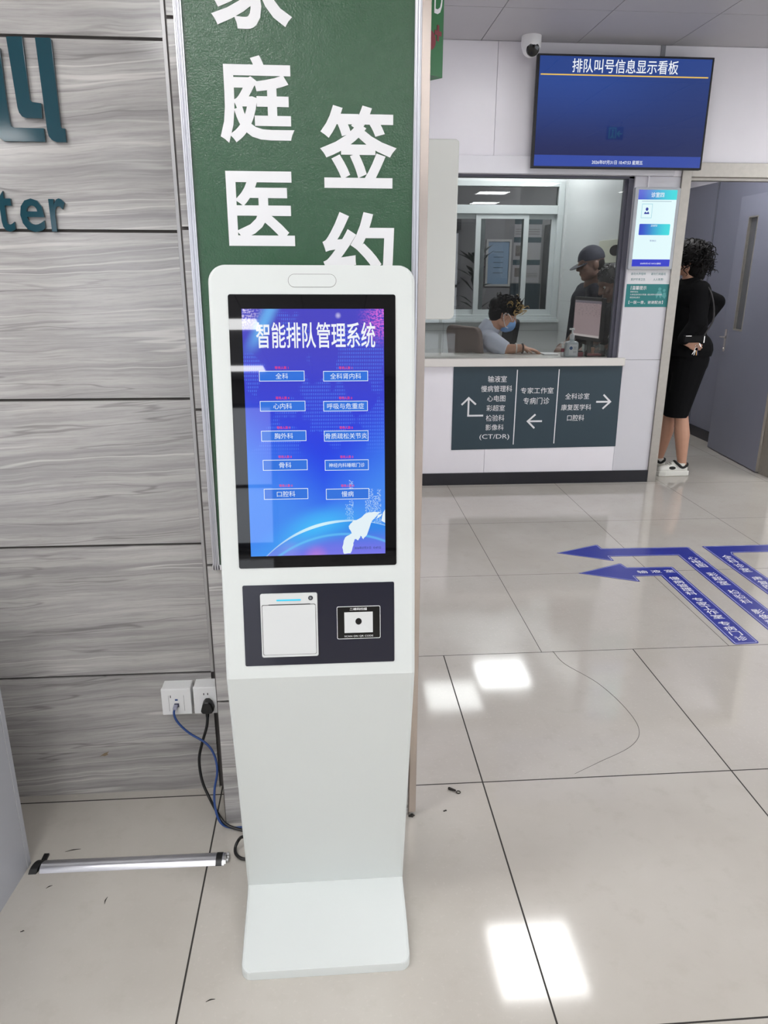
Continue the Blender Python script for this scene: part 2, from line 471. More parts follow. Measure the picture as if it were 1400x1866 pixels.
mb.box(0.235, WX0, 5.235, 5.31, 0.0, 2.83, 1); mb.box(0.6, 2.36, 5.235, 5.31, 0.01, 0.858, 1); mb.box(2.06, 2.36, 5.235, 5.31, 0.0, 2.8, 1); mb.box(0.24, 6.1, 5.235, 5.31, 2.18, 2.83, 1); mb.box(3.40, 6.1, 5.235, 5.31, 0.0, 2.2, 1)
wall_back = struct(mb.build('wall_back', [WHITE, mat('panel_gap', (120, 118, 120), 0.8), mat('grey_white_panel', (212, 211, 216), 0.32, var=0.03)], smooth=False))
mb = MB(); mb.box(0.231, 2.3625, 5.208, 5.22, 0.0, 0.089); struct(mb.build('baseboard_back', [BASEB], bevel=0.001))
mb = MB(); mb.box(0.235, 2.30, 5.185, 5.22, 2.088, 2.192); struct(mb.build('trim_3', [BRIGHTW], bevel=0.002))
mb = MB(); mb.box(2.134, 2.142, 5.205, 5.22, 2.012, 2.088); mb.box(2.137, 2.163, 5.212, 5.22, 2.192, 2.838, 1); struct(mb.build('trim_4', [BRIGHTW, mat('grey_strip', (150, 150, 155), 0.5)], bevel=0.001))
# right hand doorway: stainless casing
mb = MB(); mb.box(2.3625, 2.426, 5.205, 5.335, 0, 2.172); mb.box(2.426, 3.395, 5.205, 5.335, 2.085, 2.172); mb.box(2.426, 3.36, 5.24, 5.30, 2.066, 2.085)
mb.box(3.332, 3.395, 5.205, 5.40, 0, 2.085)
struct(mb.build('trim_5', [STEEL], bevel=0.002))
# window_1: gunmetal frame and pane
win = MB()
for a in ((WX0, WX1, 2.072, WZ1), ):
    win.box(a[0], a[1], 5.24, 5.31, a[2], a[3])
win.box(WX0, WX0+0.03, 5.24, 5.31, WZ0, WZ1); win.box(2.018, WX1, 5.24, 5.31, WZ0, WZ1); win.box(2.0, 2.02, 5.262, 5.295, WZ0, WZ1)
w1 = struct(win.build('window_1', [GUN], bevel=0.0015))
mb = MB(); mb.box(WX0+0.02, 2.01, 5.274, 5.280, WZ0+0.004, 2.074); mb.build('pane', [GLASS], w1, smooth=False)
# reception room shell
YB = 7.8
RW = mat('reception_white_wall', (205, 208, 208), 0.3, var=0.03)
mb = MB(); IX0, IX1, IZ0, IZ1 = 0.75, 2.37, 1.03, 2.32
mb.box(0.1, IX0, YB, YB+0.1, 0, 2.84); mb.box(IX1, 2.46, YB, YB+0.1, 0, 2.84); mb.box(IX0, IX1, YB, YB+0.1, 0, IZ0); mb.box(IX0, IX1, YB, YB+0.1, IZ1, 2.84)
for zz in (0.3, 0.6, 0.9): mb.box(0.24, 2.395, YB-0.0008, YB+0.0, zz, zz+0.002, 1)
for xx in (0.6, 1.2, 1.8): mb.box(xx, xx+0.002, YB-0.0008, YB+0.0, 0.1, 1.0, 1)
struct(mb.build('wall_reception_back', [RW, JOINT], smooth=False))
mb = MB(); mb.box(2.40, 2.46, 5.95, YB+0.1, 0, 2.84)
for zz in (0.9, 1.2, 1.5): mb.box(2.3992, 2.40, 6.0, YB, zz, zz+0.002, 1)
struct(mb.build('wall_reception_right', [RW, mat('pale_joint', (178, 180, 182), 0.7)], smooth=False))
mb = MB(); mb.box(0.1, 0.231, 5.4, YB+0.1, 0, 2.84); struct(mb.build('wall_reception_left', [RW], smooth=False))
# inner sliding window
IFR = mat('pale_window_frame', (196, 202, 202), 0.4, var=0.03)
mb = MB()
mb.box(IX0, IX1, YB-0.03, YB+0.08, IZ0-0.02, IZ0)
mb.box(IX0+0.05, IX1-0.06, YB-0.009, YB+0.08, IZ0, IZ0+0.03); mb.box(IX0+0.05, IX1-0.06, YB-0.009, YB+0.08, IZ1-0.05, IZ1); mb.box(IX0+0.05, IX1-0.06, YB-0.009, YB+0.08, 2.02, 2.10)
mb.box(IX0, IX0+0.05, YB-0.01, YB+0.08, IZ0, IZ1); mb.box(IX1-0.06, IX1, YB-0.01, YB+0.08, IZ0, IZ1)
w2 = struct(mb.build('window_2', [IFR], bevel=0.003))
for x0, x1, yy in ((0.80, 1.60, YB+0.05), (1.50, 2.03, YB+0.02), (1.975, 2.315, YB+0.05)):
    mb = MB(); t_ = 0.05
    mb.box(x0, x1, yy-0.015, yy+0.015, IZ0+0.03, IZ0+0.08); mb.box(x0, x1, yy-0.015, yy+0.015, 1.975, 2.02)
    mb.box(x0, x0+t_, yy-0.015, yy+0.015, IZ0+0.08, 1.975); mb.box(x1-t_, x1, yy-0.015, yy+0.015, IZ0+0.08, 1.975)
    mb.box(x0+t_, x1-t_, yy-0.003, yy+0.003, IZ0+0.08, 1.975, 1)
    mb.build('sash', [IFR, GLASS], w2)
mb = MB(); mb.box(IX0+0.05, IX1-0.06, YB+0.03, YB+0.036, 2.10, 2.27); mb.build('transom_pane', [GLASS], w2, smooth=False)
mb = MB(); mb.box(IX0-0.05, 2.385, YB-0.055, YB, IZ0-0.045, IZ0-0.02); mb.build('sill', [IFR], w2, bevel=0.003)
# inner hall behind that window
HW = mat('hall_wall', (120, 117, 120), 0.6)
mb = MB(); mb.box(-0.8, 4.2, 11.0, 11.1, 0, 2.84); mb.box(-0.9, -0.8, YB+0.1, 11.1, 0, 2.84); mb.box(3.6, 3.7, YB+0.1, 11.0, 0, 2.84); mb.box(-0.8, 0.1, YB, YB+0.1, 0, 2.84); mb.box(2.46, 2.9, YB+0.02, YB+0.1, 0, 2.84)
struct(mb.build('wall_hall', [HW], smooth=False))
# corridor behind the doorway
mb = MB(); mb.box(3.487, 3.56, 5.40, 7.82, 0.0, 2.24)
struct(mb.build('wall_corridor', [GREYD], smooth=False))
mb = MB(); mb.box(3.49, 3.56, 5.33, 7.82, 2.24, 2.84); mb.box(2.9, 3.56, 7.82, 7.92, 0, 2.84); mb.box(2.46, 2.9, 7.5, 7.6, 0, 2.84)
mb.box(3.486, 3.4885, 6.93, 6.933, 0.1, 2.24, 1)
struct(mb.build('wall_corridor_upper', [WHITE, JOINT], smooth=False))
mb = MB(); mb.box(3.475, 3.487, 5.45, 7.8, 0.0, 0.093); struct(mb.build('baseboard_corridor', [BASEB], bevel=0.001))
mb = MB(); mb.box(3.482, 3.4875, 6.905, 6.909, 0.093, 2.24); struct(mb.build('trim_6', [mat('grey_seam', (92, 93, 104), 0.5)]))

# outer shell of the lobby
LW = mat('lobby_wall', (186, 184, 182), 0.5)
for nm, x0, x1, ya_, yb_, wa, wb in (('wall_west', -5.3, -5.2, -9.9, 2.05, -8.6, -1.8), ('wall_east', 6.2, 6.3, -9.9, 5.32, -2.4, 3.2)):
    mb = MB(); mb.box(x0, x1, ya_, wa, 0, 2.84); mb.box(x0, x1, wb, yb_, 0, 2.84); mb.box(x0, x1, wa, wb, 2.45, 2.84); mb.box(x0, x1, wa, wb, 0, 0.06)
    struct(mb.build(nm, [LW], smooth=False))
mb = MB()
DW = [(-4.6, -0.9), (1.7, 3.5)]
mb.box(-5.2, -4.6, -9.9, -9.8, 0, 2.84); mb.box(-0.9, 1.7, -9.9, -9.8, 0, 2.84); mb.box(3.5, 6.2, -9.9, -9.8, 0, 2.84)
for a, b in DW: mb.box(a, b, -9.9, -9.8, 2.45, 2.84); mb.box(a, b, -9.9, -9.8, 0, 0.06)
struct(mb.build('wall_front', [mat('dim_wall', (150, 148, 150), 0.6)], smooth=False))
def pane_mat():
    t = NT('frosted_daylight_pane'); v = t.coord(); x, y, z = t.sep(v)
    t.put(t.b.inputs['Base Color'], (0.7, 0.75, 0.8))
    t.put(t.b.inputs['Emission Color'], t.mix(t.noise(v, 0.8, 3), (0.80, 0.88, 1.0), (0.97, 0.98, 1.0))); t.b.inputs['Emission Strength'].default_value = DAY
    t.b.inputs['Roughness'].default_value = 0.3
    return t.mat
PANE = pane_mat()
for k, (a, b) in enumerate(DW):
    fr = MB()
    for i in range(5):
        x = a+(b-a)*i/4; fr.box(x-0.04, x+0.04, -9.84, -9.76, 0.06, 2.45)
    fr.box(a, b, -9.84, -9.76, 2.38, 2.45); fr.box(a, b, -9.84, -9.76, 0.06, 0.14); fr.box(a, b, -9.83, -9.77, 1.05, 1.11)
    o = struct(fr.build('window_%d' % (3+k), [GUN], bevel=0.002))
    p = MB(); p.box(a, b, -9.815, -9.805, 0.06, 2.45); p.build('pane', [PANE], o, smooth=False)

for k, (x, a, b) in enumerate(((-5.25, -8.6, -1.8), (6.25, -2.4, 3.2))):  # unseen side windows added to fill the kiosk and stone wall with light
    fr = MB()
    for i in range(6):
        y = a+(b-a)*i/5; fr.box(x-0.04, x+0.04, y-0.04, y+0.04, 0.06, 2.45)
    fr.box(x-0.04, x+0.04, a, b, 2.38, 2.45); fr.box(x-0.04, x+0.04, a, b, 0.06, 0.14)
    o = struct(fr.build('window_%d' % (5+k), [GUN], bevel=0.002))
    p = MB(); p.box(x-0.005, x+0.005, a, b, 0.06, 2.45); p.build('pane', [PANE], o, smooth=False)

# ceiling: metal panels
mb = MB(); cg = 0.0022
LOBBY_LAMPS = [(1.3, 3.705), (1.3, 0.1), (3.55, -2.55), (3.1, -4.1), (3.4, -6.3), (-0.75, -1.5), (-1.0, -5.4), (-1.2, -8.5), (-2.45, -6.8), (1.3, -3.5), (1.3, -7.0), (-3.2, 0.2), (-3.4, -3.3),
               (5.4, 4.2), (4.2, 4.2), (4.6, 2.6), (5.4, 1.0), (5.4, -1.2), (-0.75, -0.3), (-1.25, 0.75), (-2.2, 0.5), (1.3, -1.7), (-4.5, -0.9), (-3.4, -5.2), (5.6, -3.5), (-4.6, -8.0), (0.2, -1.7)]  # this row is unseen lamps added to brighten the lobby
ROOM_LAMPS = [(1.90, 7.33, 18.0), (1.27, 6.93, 8.0)]
xs = [0.99+0.604*k for k in range(-11, 10)]; ys = [4.605+0.603*k for k in range(-25, 13)]
for i in range(len(xs)-1):
    for j in range(len(ys)-1):
        mb.box(xs[i]+cg, xs[i+1]-cg, ys[j]+cg, ys[j+1]-cg, 2.84, 2.852, 0)
mb.box(-5.7, 6.6, -10.5, 12.0, 2.853, 2.90, 1)
struct(mb.build('ceiling', [CEIL, JOINT], smooth=False))
LAMPM = emat('lamp_diffuser', (255, 255, 255), LAMP)
LFR = mat('lamp_frame', (225, 225, 228), 0.4)
def lamp(x, y, label, group, lm=None):
    t = thing('ceiling_light', (x, y, 2.84), label, 'light', group)
    fr = MB()
    for a in ((-.3, .3, -.3, -.28), (-.3, .3, .28, .3), (-.3, -.28, -.28, .28), (.28, .3, -.28, .28)): fr.box(x+a[0], x+a[1], y+a[2], y+a[3], 2.828, 2.8395)
    fr.build('frame', [LFR], t, bevel=0.001)
    d = MB(); d.box(x-.28, x+.28, y-.28, y+.28, 2.832, 2.8390); d.build('diffuser', [lm or LAMPM], t, smooth=False)
for x, y in LOBBY_LAMPS: lamp(x, y, 'square white ceiling panel light of the lobby, in a set partly added to brighten it', 'lobby ceiling lights')
for x, y, k_ in ROOM_LAMPS: lamp(x, y, 'square white ceiling panel light inside the reception room, above the window', 'reception room ceiling lights', emat('room_lamp_diffuser_%d' % k_, (255, 255, 255), k_))
# hall and corridor each get an unseen lamp added to brighten them
lamp(3.1, 9.5, 'unseen square ceiling light added to brighten the hall behind the inner window', 'added hall fill light', emat('hall_fill_diffuser', (255, 255, 255), 40.0))
lamp(2.8, 5.70, 'unseen square ceiling light added to brighten the corridor behind the doorway', 'added corridor fill light', emat('corridor_fill_diffuser', (255, 255, 255), 24.0))

# ------------------------------------------------------------------ the queue kiosk
KX = -0.022
K = frame((0, 1.32, 0.73), (1, 0, 0), (0, 0.1369, 0.9906))
kio = thing('queue_kiosk', (KX, 1.40, 0), 'tall white floor standing queue ticket kiosk with portrait touch screen, before green banner', 'kiosk')
def kp(s, d=0.0):
    p = K @ Vector((0, s, d)); return (p.y, p.z)
st = []       # (front yz, back yz, half width, centre x)
R = 0.030; top = 0.784
for k in range(0, 9):
    th = PI/2*k/8; s = top-R+R*math.cos(th); hw = 0.1870-R+R*math.sin(th)
    st.append((kp(s, -0.004 if k == 0 else 0), kp(s, -0.058), hw, KX))
st.append((kp(0.4), kp(0.4, -0.058), 0.1870, KX))
st.append((kp(0.0), (1.384, 0.735), 0.1870, KX))
st.append(((1.3976, 0.4), (1.451, 0.39), 0.1880, KX-0.002))
st.append(((1.4735, 0.072), (1.532, 0.0005), 0.1895, KX-0.0045))
for y in (1.45, 1.36):
    st.append(((y, 0.023+0.049*(y-1.276)/0.1975), (y+0.02, 0.0005), 0.1892, KX-0.004))
Rb = 0.024
for k in range(0, 8):
    th = PI/2*k/7; y = 1.2745+Rb-Rb*math.sin(th); hw = 0.1885-Rb+Rb*math.cos(th)
    st.append(((y, 0.023+0.049*(y-1.276)/0.1975 - (0.004 if k == 7 else 0)), (y+0.0005, 0.0005), hw, KX-0.0045))
hb = MB(); vs, fs = [], []; b = 0.006; NP = 10
for (fy, fz), (by, bz), hw, cx in st:
    F = Vector((0, fy, fz)); Bk = Vector((0, by, bz)); d = (Bk-F); L = d.length; d = d/L
    bb = min(b, L*0.4)
    ring = [(-hw, L), (-hw, bb), (-hw+bb*0.3, bb*0.3), (-hw+bb, 0), (0, 0), (hw-bb, 0), (hw-bb*0.3, bb*0.3), (hw, bb), (hw, L), (0, L)]
    for x, t in ring:
        p = F+d*t; vs.append((cx+x, p.y, p.z))
n = len(st)
for i in range(n-1):
    for q in range(NP):
        fs.append((i*NP+q, (i+1)*NP+q, (i+1)*NP+(q+1) % NP, i*NP+(q+1) % NP))
fs.append(list(range(NP))); fs.append(list(range((n-1)*NP, n*NP))[::-1])
hb.add(vs, fs); hb.build('housing', [KIOSK], kio, ang=12)
# camera cover slot in the head
mb = MB(); o_ = rrect(-0.066, 0.021, 0.7450, 0.7680, 0.0114, 8); i_ = rrect(-0.0654, 0.0204, 0.7456, 0.7674, 0.0108, 8)
mb.ring(o_, i_, 0.0, 0.0004, 1, K); mb.prism(i_, 0.0, 0.0009, 0, K)
mb.build('camera_cover', [KIOSK, JOINT], kio)
# screen
mb = MB(); mb.prism(rrect(-0.1745, 0.1285, 0.2240, 0.7325, 0.004), 0.0, 0.0012, 0, K)
bez = tag(mb.build('screen_bezel', [BLACK], kio), 'gloss black glass bezel')
SX0, SX1, SY0, SY1 = -0.151, 0.107, 0.2475, 0.7070
def kiosk_screen():
    t = NT('kiosk_display'); gx, gy, gz = t.sep(t.coord('Generated'))
    u, v = gx, gz
    X = t.m('MULTIPLY', u, 0.258); Y = t.m('MULTIPLY', v, 0.4595)
    c = t.mix(t.ss(v, 0.25, 0.98), lin((28, 66, 236)), lin((74, 70, 196)))
    c = t.mix(t.ss(t.m('ADD', v, t.m('MULTIPLY', t.m('ABSOLUTE', t.m('SUBTRACT', u, 0.55)), -0.5)), 0.0, 0.45), lin((70, 140, 245)), c)
    # far left vertical sheen of the artwork, blue beam at the top left corner
    beam = t.m('MULTIPLY', t.m('SUBTRACT', 1.0, t.ss(t.m('ABSOLUTE', t.m('SUBTRACT', t.m('ADD', u, t.m('MULTIPLY', v, -0.9)), -0.70)), 0.0, 0.09)), t.ss(v, 0.80, 0.92))
    c = t.mix(t.m('MULTIPLY', beam, 0.8), c, lin((110, 190, 250)))
    # binary digits in the shape of landmasses
    land = t.noise(t.comb(t.m('MULTIPLY', u, 3.4), t.m('MULTIPLY', v, 4.3), 3.7), 1.0, 3, 0.5)
    gate = t.m('MULTIPLY', t.ss(land, 0.50, 0.54), t.m('MULTIPLY', t.ss(v, 0.40, 0.48), t.m('SUBTRACT', 1.0, t.ss(v, 0.985, 0.99))))
    dx = t.m('LESS_THAN', t.m('FRACT', t.m('MULTIPLY', u, 76.0)), 0.38); dy = t.m('LESS_THAN', t.m('FRACT', t.m('MULTIPLY', v, 68.0)), 0.62)
    c = t.mix(t.m('MULTIPLY', t.m('MULTIPLY', dx, dy), t.m('MULTIPLY', gate, 0.62)), c, lin((92, 150, 255)))
    # columns of light standing on the horizon, right side
    un = t.m('FLOOR', t.m('MULTIPLY', u, 34.0))
    hgt = t.n.new('ShaderNodeTexWhiteNoise'); hgt.noise_dimensions = '1D'; t.l.new(un, hgt.inputs['W'])
    colm = t.m('MULTIPLY', t.m('LESS_THAN', v, t.m('ADD', 0.10, t.m('MULTIPLY', hgt.outputs[0], 0.27))), t.m('GREATER_THAN', hgt.outputs[0], 0.38))
    bits = t.n.new('ShaderNodeTexWhiteNoise'); bits.noise_dimensions = '2D'; t.l.new(t.comb(t.m('FLOOR', t.m('MULTIPLY', u, 170)), t.m('FLOOR', t.m('MULTIPLY', v, 330)), 0.0), bits.inputs[0])
    colm = t.m('MULTIPLY', t.m('MULTIPLY', colm, t.m('GREATER_THAN', bits.outputs[0], 0.62)), t.m('MULTIPLY', t.m('GREATER_THAN', u, 0.64), t.m('GREATER_THAN', v, 0.12)))
    c = t.mix(t.m('MULTIPLY', colm, 0.7), c, lin((190, 220, 255)))
    # planet: glowing rim arcs
    def dist(cx, cy): return t.m('SQRT', t.m('ADD', t.m('POWER', t.m('SUBTRACT', X, cx), 2), t.m('POWER', t.m('SUBTRACT', Y, cy), 2)))
    d1 = t.m('SUBTRACT', dist(0.19, -0.161), 0.227)
    inside = t.m('SUBTRACT', 1.0, t.ss(d1, -0.002, 0.0015))
    c = t.mix(inside, c, t.mix(t.ss(v, 0.0, 0.13), lin((120, 120, 235)), lin((38, 120, 232))))
    pink = t.m('SUBTRACT', 1.0, t.ss(dist(0.125, -0.004), 0.0, 0.03)); c = t.mix(t.m('MULTIPLY', pink, 0.6), c, lin((205, 130, 215)))
    pink2 = t.m('SUBTRACT', 1.0, t.ss(dist(0.075, 0.012), 0.0, 0.025)); c = t.mix(t.m('MULTIPLY', pink2, 0.5), c, lin((160, 130, 235)))
    flare = t.m('SUBTRACT', 1.0, t.ss(t.m('ABSOLUTE', t.m('SUBTRACT', X, 0.128)), 0.0, 0.10))
    glow = t.m('MULTIPLY', t.m('SUBTRACT', 1.0, t.ss(t.m('ABSOLUTE', d1), 0.0, 0.045)), t.m('ADD', 0.2, t.m('MULTIPLY', flare, 0.75)))
    c = t.mix(glow, c, lin((70, 190, 255)))
    wl = t.m('ADD', 0.0008, t.m('MULTIPLY', flare, 0.0022))
    core = t.m('MULTIPLY', t.m('LESS_THAN', t.m('ABSOLUTE', d1), wl), t.m('ADD', 0.45, t.m('MULTIPLY', flare, 0.55)))
    c = t.mix(core, c, lin((214, 246, 255)))
    d2 = t.m('ABSOLUTE', t.m('SUBTRACT', dist(0.178, -0.172), 0.212))
    c = t.mix(t.m('MULTIPLY', t.m('SUBTRACT', 1.0, t.ss(d2, 0.0, 0.004)), 0.55), c, lin((110, 215, 255)))
    # fireworks along the top
    vor = t.n.new('ShaderNodeTexVoronoi'); vor.inputs['Scale'].default_value = 1.0
    t.l.new(t.comb(t.m('MULTIPLY', u, 9.0), t.m('MULTIPLY', v, 15.0), 0.0), vor.inputs['Vector'])
    fw = t.m('MULTIPLY', t.m('SUBTRACT', 1.0, t.ss(vor.outputs['Distance'], 0.0, 0.26)), t.m('MULTIPLY', t.ss(v, 0.94, 0.97), t.m('MULTIPLY', t.ss(u, 0.5, 0.6), 0.8)))
    c = t.mix(fw, c, lin((230, 225, 255)))
    pk = t.m('SUBTRACT', 1.0, t.ss(dist(0.258, 0.44), 0.005, 0.055))
    spk = t.noise(t.comb(t.m('MULTIPLY', u, 1), t.m('MULTIPLY', v, 1.8), 0.0), 70, 2)
    c = t.mix(t.m('MULTIPLY', pk, t.ss(spk, 0.38, 0.62)), c, lin((225, 110, 225)))
    lf = t.m('SUBTRACT', 1.0, t.ss(dist(0.0, 0.46), 0.0, 0.045)); c = t.mix(t.m('MULTIPLY', lf, t.ss(spk, 0.4, 0.65)), c, lin((235, 225, 255)))
    t.put(t.b.inputs['Base Color'], (0.002, 0.002, 0.004)); t.b.inputs['Roughness'].default_value = 0.02
    t.put(t.b.inputs['Emission Color'], c); t.b.inputs['Emission Strength'].default_value = 1.0
    return t.mat
mb = MB(); mb.quad(SX0, SX1, SY0, SY1, 0.0016, 0, K); scr = mb.build('screen', [kiosk_screen()], kio, smooth=False)
EW = emat('screen_white', (245, 249, 255)); EB = emat('screen_button_blue', (52, 118, 226)); ER = emat('screen_red', (255, 62, 86)); EWS = emat('screen_land_white', (232, 246, 252)); EK = emat('screen_dark_text', (40, 60, 90)); EC = emat('screen_button_line', (235, 246, 255))
mb = MB(); mb.text('智能排队管理系统', -0.1265, 0.637, 0.0908, 0.6835, 0.0022, 0, K, bold=0.012); mb.build('title', [EW], scr)
cont = [(0.0269, 0.2485), (0.0237, 0.2614), (0.0297, 0.281), (0.0423, 0.2888), (0.0368, 0.3027), (0.046, 0.314), (0.0596, 0.3184), (0.071, 0.3273), (0.0869, 0.3304), (0.097, 0.3291), (0.0913, 0.3223), (0.0822, 0.3133), (0.0752, 0.295), (0.0682, 0.2812), (0.0648, 0.2767), (0.0592, 0.2838), (0.0545, 0.2746), (0.0478, 0.2771), (0.0453, 0.2655), (0.0394, 0.2494)]
rg = []
for i in range(len(cont)):
    a, b_ = Vector(cont[i]), Vector(cont[(i+1) % len(cont)]); rg.append(tuple(a)); nn = 3
    for k in range(1, nn):
        p = a.lerp(b_, k/nn); rg.append((p.x+random.uniform(-1, 1)*0.0011, max(0.2478, p.y+random.uniform(-1, 1)*0.0011)))
mb = MB(); mb.prism(rg, 0.0018, 0.0019, 0, K); mb.prism([(0.0995, 0.312), (0.1068, 0.308), (0.1068, 0.334), (0.1030, 0.328)], 0.0018, 0.0019, 0, K)
mb.prism([(0.090, 0.316), (0.0985, 0.321), (0.1015, 0.326), (0.094, 0.3235)], 0.0018, 0.0019, 0, K); mb.build('map_picture', [EWS], scr)
rows = [((-0.1237, 0.5775, -0.0405, 0.5966), '全科', '1', (-0.0061, 0.5768, 0.0768, 0.5957), '全科肾内科', '1'),
        ((-0.1240, 0.5227, -0.0403, 0.5417), '心内科', '4', (-0.0070, 0.5217, 0.0757, 0.5407), '呼吸与危重症', '0'),
        ((-0.1236, 0.4673, -0.0400, 0.4870), '胸外科', '0', (-0.0069, 0.4658, 0.0763, 0.4857), '骨质疏松关节炎', '0'),
        ((-0.1224, 0.4124, -0.0390, 0.4325), '骨科', '8', (-0.0065, 0.4106, 0.0763, 0.4308), '神经内科睡眠门诊', '0'),
        ((-0.1223, 0.3573, -0.0392, 0.3779), '口腔科', '0', (-0.0055, 0.3551, 0.0767, 0.3758), '慢病', '0')]
for r_ in rows:
    for (x0, y0, x1, y1), tx, num in ((r_[0], r_[1], r_[2]), (r_[3], r_[4], r_[5])):
        mb = MB(); e = 0.0011
        mb.quad(x0, x1, y0, y1, 0.0019, 1, K); mb.quad(x0+e, x1-e, y0+e, y1-e, 0.0022, 0, K)
        cx, cy = (x0+x1)/2, (y0+y1)/2
        n_ = len(tx); ch = 0.0108 if n_ < 7 else (0.0108 if n_ == 7 else 0.0080); wd = n_*ch*1.06
        if n_ == 7: wd = 0.0785
        mb.text(tx, cx-wd/2, cy-ch/2, cx+wd/2, cy+ch/2, 0.0025, 1, K, bold=0.0)
        mb.text('等待人数 '+num, cx-0.0125, y1+0.0028, cx+0.0125, y1+0.0082, 0.0022, 2, K, bold=0.004)
        mb.build('button', [EB, EC, ER], scr)
mb = MB(); mb.text('2026年07月31日  10:47:52', 0.0472, 0.2570, 0.0985, 0.2625, 0.0024, 0, K); mb.build('clock', [EK], scr)
# dark panel with printer and scanner
mb = MB(); mb.prism(rrect(-0.1700, 0.1238, 0.0262, 0.1900, 0.003), 0.0, 0.001, 0, K); tag(mb.build('device_panel', [DARKNAVY], kio), 'dark navy acrylic panel')
mb = MB(); mb.prism(rrect(-0.1368, -0.0265, 0.0440, 0.1732, 0.004), 0.0008, 0.004, 0, K)
pr = tag(mb.build('ticket_printer', [PRN], kio, bevel=0.0006), 'white ticket printer')
mb = MB(); mb.ring(rrect(-0.1342, -0.0300, 0.0488, 0.1510, 0.003), rrect(-0.1332, -0.0308, 0.0498, 0.1500, 0.003), 0.0036, 0.0043, 1, K)
mb.prism(rrect(-0.1332, -0.0308, 0.0498, 0.1500, 0.003), 0.003, 0.0052, 0, K); mb.build('flap', [PRN, JOINT], pr)
mb = MB(); mb.prism(rrect(-0.1211, -0.0404, 0.1503, 0.1516, 0.0005), 0.003, 0.0054, 0, K); mb.build('paper_slot', [BLACKM], pr)
mb = MB(); mb.prism(rrect(-0.1055, -0.0585, 0.1582, 0.1612, 0.001), 0.003, 0.0046, 0, K); mb.build('status_light', [emat('cyan_led', (60, 214, 250))], pr)
Mk = K @ Matrix.Translation((-0.0396, 0.1630, 0.0042))
mb = MB(); mb.lathe([(0.0046, 0), (0.0046, 0.0006), (0.0040, 0.0010), (0.0001, 0.0010)], 24, 0, Mk); mb.ring([(0.0018*math.cos(2*PI*k/16), 0.0018*math.sin(2*PI*k/16)) for k in range(16)], [(0.0011*math.cos(2*PI*k/16), 0.0011*math.sin(2*PI*k/16)) for k in range(16)], 0.001, 0.0013, 1, Mk)
mb.build('lock', [mat('dark_lock', (58, 60, 66), 0.3, metal=0.6), ALU], pr)
mb = MB(); mb.ring(rrect(0.0108, 0.0962, 0.0763, 0.1428, 0.003), rrect(0.0117, 0.0953, 0.0772, 0.1419, 0.0025), 0.0008, 0.0022, 1, K); mb.prism(rrect(0.0117, 0.0953, 0.0772, 0.1419, 0.0025), 0.0008, 0.0018, 0, K)
mb.text('二维码扫描', 0.0362, 0.1345, 0.0699, 0.1397, 0.0021, 1, K, bold=0.01); mb.text('SCAN ON QR CODE', 0.0251, 0.0795, 0.0817, 0.0835, 0.0021, 1, K)
sc = tag(mb.build('code_scanner', [BLACK, WHITE2], kio), 'black code scanner window')
mb = MB(); x0, x1, y0, y1 = 0.0253, 0.0812, 0.0890, 0.1313
o_ = [(x0, y0), (x1, y0), (x1, y1), (x0, y1)]; i_ = [(0.042, 0.1045), (0.064, 0.1045), (0.064, 0.1195), (0.042, 0.1195)]
for k in range(4):
    j = (k+1) % 4; mb.add([(*o_[k], 0.0030), (*o_[j], 0.0030), (*i_[j], 0.0021), (*i_[k], 0.0021)], [(0, 1, 2, 3)], 0, K)
mb.add([(*p, 0.0021) for p in i_], [(0, 1, 2, 3)], 0, K)
mb.prism([(0.0532+0.0062*math.cos(2*PI*k/24), 0.1120+0.0066*math.sin(2*PI*k/24)) for k in range(24)], 0.0021, 0.0026, 1, K)
mb.build('reader_window', [PRN, BLACK], sc, smooth=False)
# the cables leave the kiosk at the back
# ------------------------------------------------------------------ green banner on the column
ban = thing('banner_sign', (-0.04, 1.765, 0.78), 'tall green banner with large white characters in an aluminium frame on the stone column', 'sign')
mb = MB(); mb.box(-0.2745, 0.195, 1.757, 1.777, 0.80, 2.80); tag(mb.build('green_panel', [GREEN], ban, smooth=False), 'embossed green panel')
mb = MB()
for x0, x1 in ((-0.2905, -0.2735), (0.1945, 0.209)):
    mb.box(x0, x1, 1.752, 1.777, 0.786, 2.81); mb.tube([((x0+x1)/2-0.003, 1.7525, 0.787), ((x0+x1)/2-0.003, 1.7525, 2.809)], 0.0028, 10); mb.tube([((x0+x1)/2+0.003, 1.7525, 0.787), ((x0+x1)/2+0.003, 1.7525, 2.809)], 0.0028, 10)
mb.box(-0.292, 0.209, 1.752, 1.777, 0.786, 0.80); mb.box(-0.292, 0.209, 1.752, 1.777, 2.80, 2.812)
mb.build('frame', [ALU], ban, bevel=0.001)
BM = frame((0, 1.7568, 0), (1, 0, 0), (0, 0, 1))
for chx, x0, z0, x1, z1 in (('家', -0.216, 1.960, -0.055, 2.128), ('庭', -0.211, 1.751, -0.057, 1.914), ('医', -0.206, 1.547, -0.063, 1.697), ('签', -0.004, 1.666, 0.159, 1.826), ('约', -0.003, 1.452, 0.155, 1.618)):
    mb = MB(); mb.text(chx, x0, z0, x1, z1, 0.0012, 0, BM, bold=0.028); tag(mb.build('character', [LETTER], ban), 'white vinyl character '+chx)

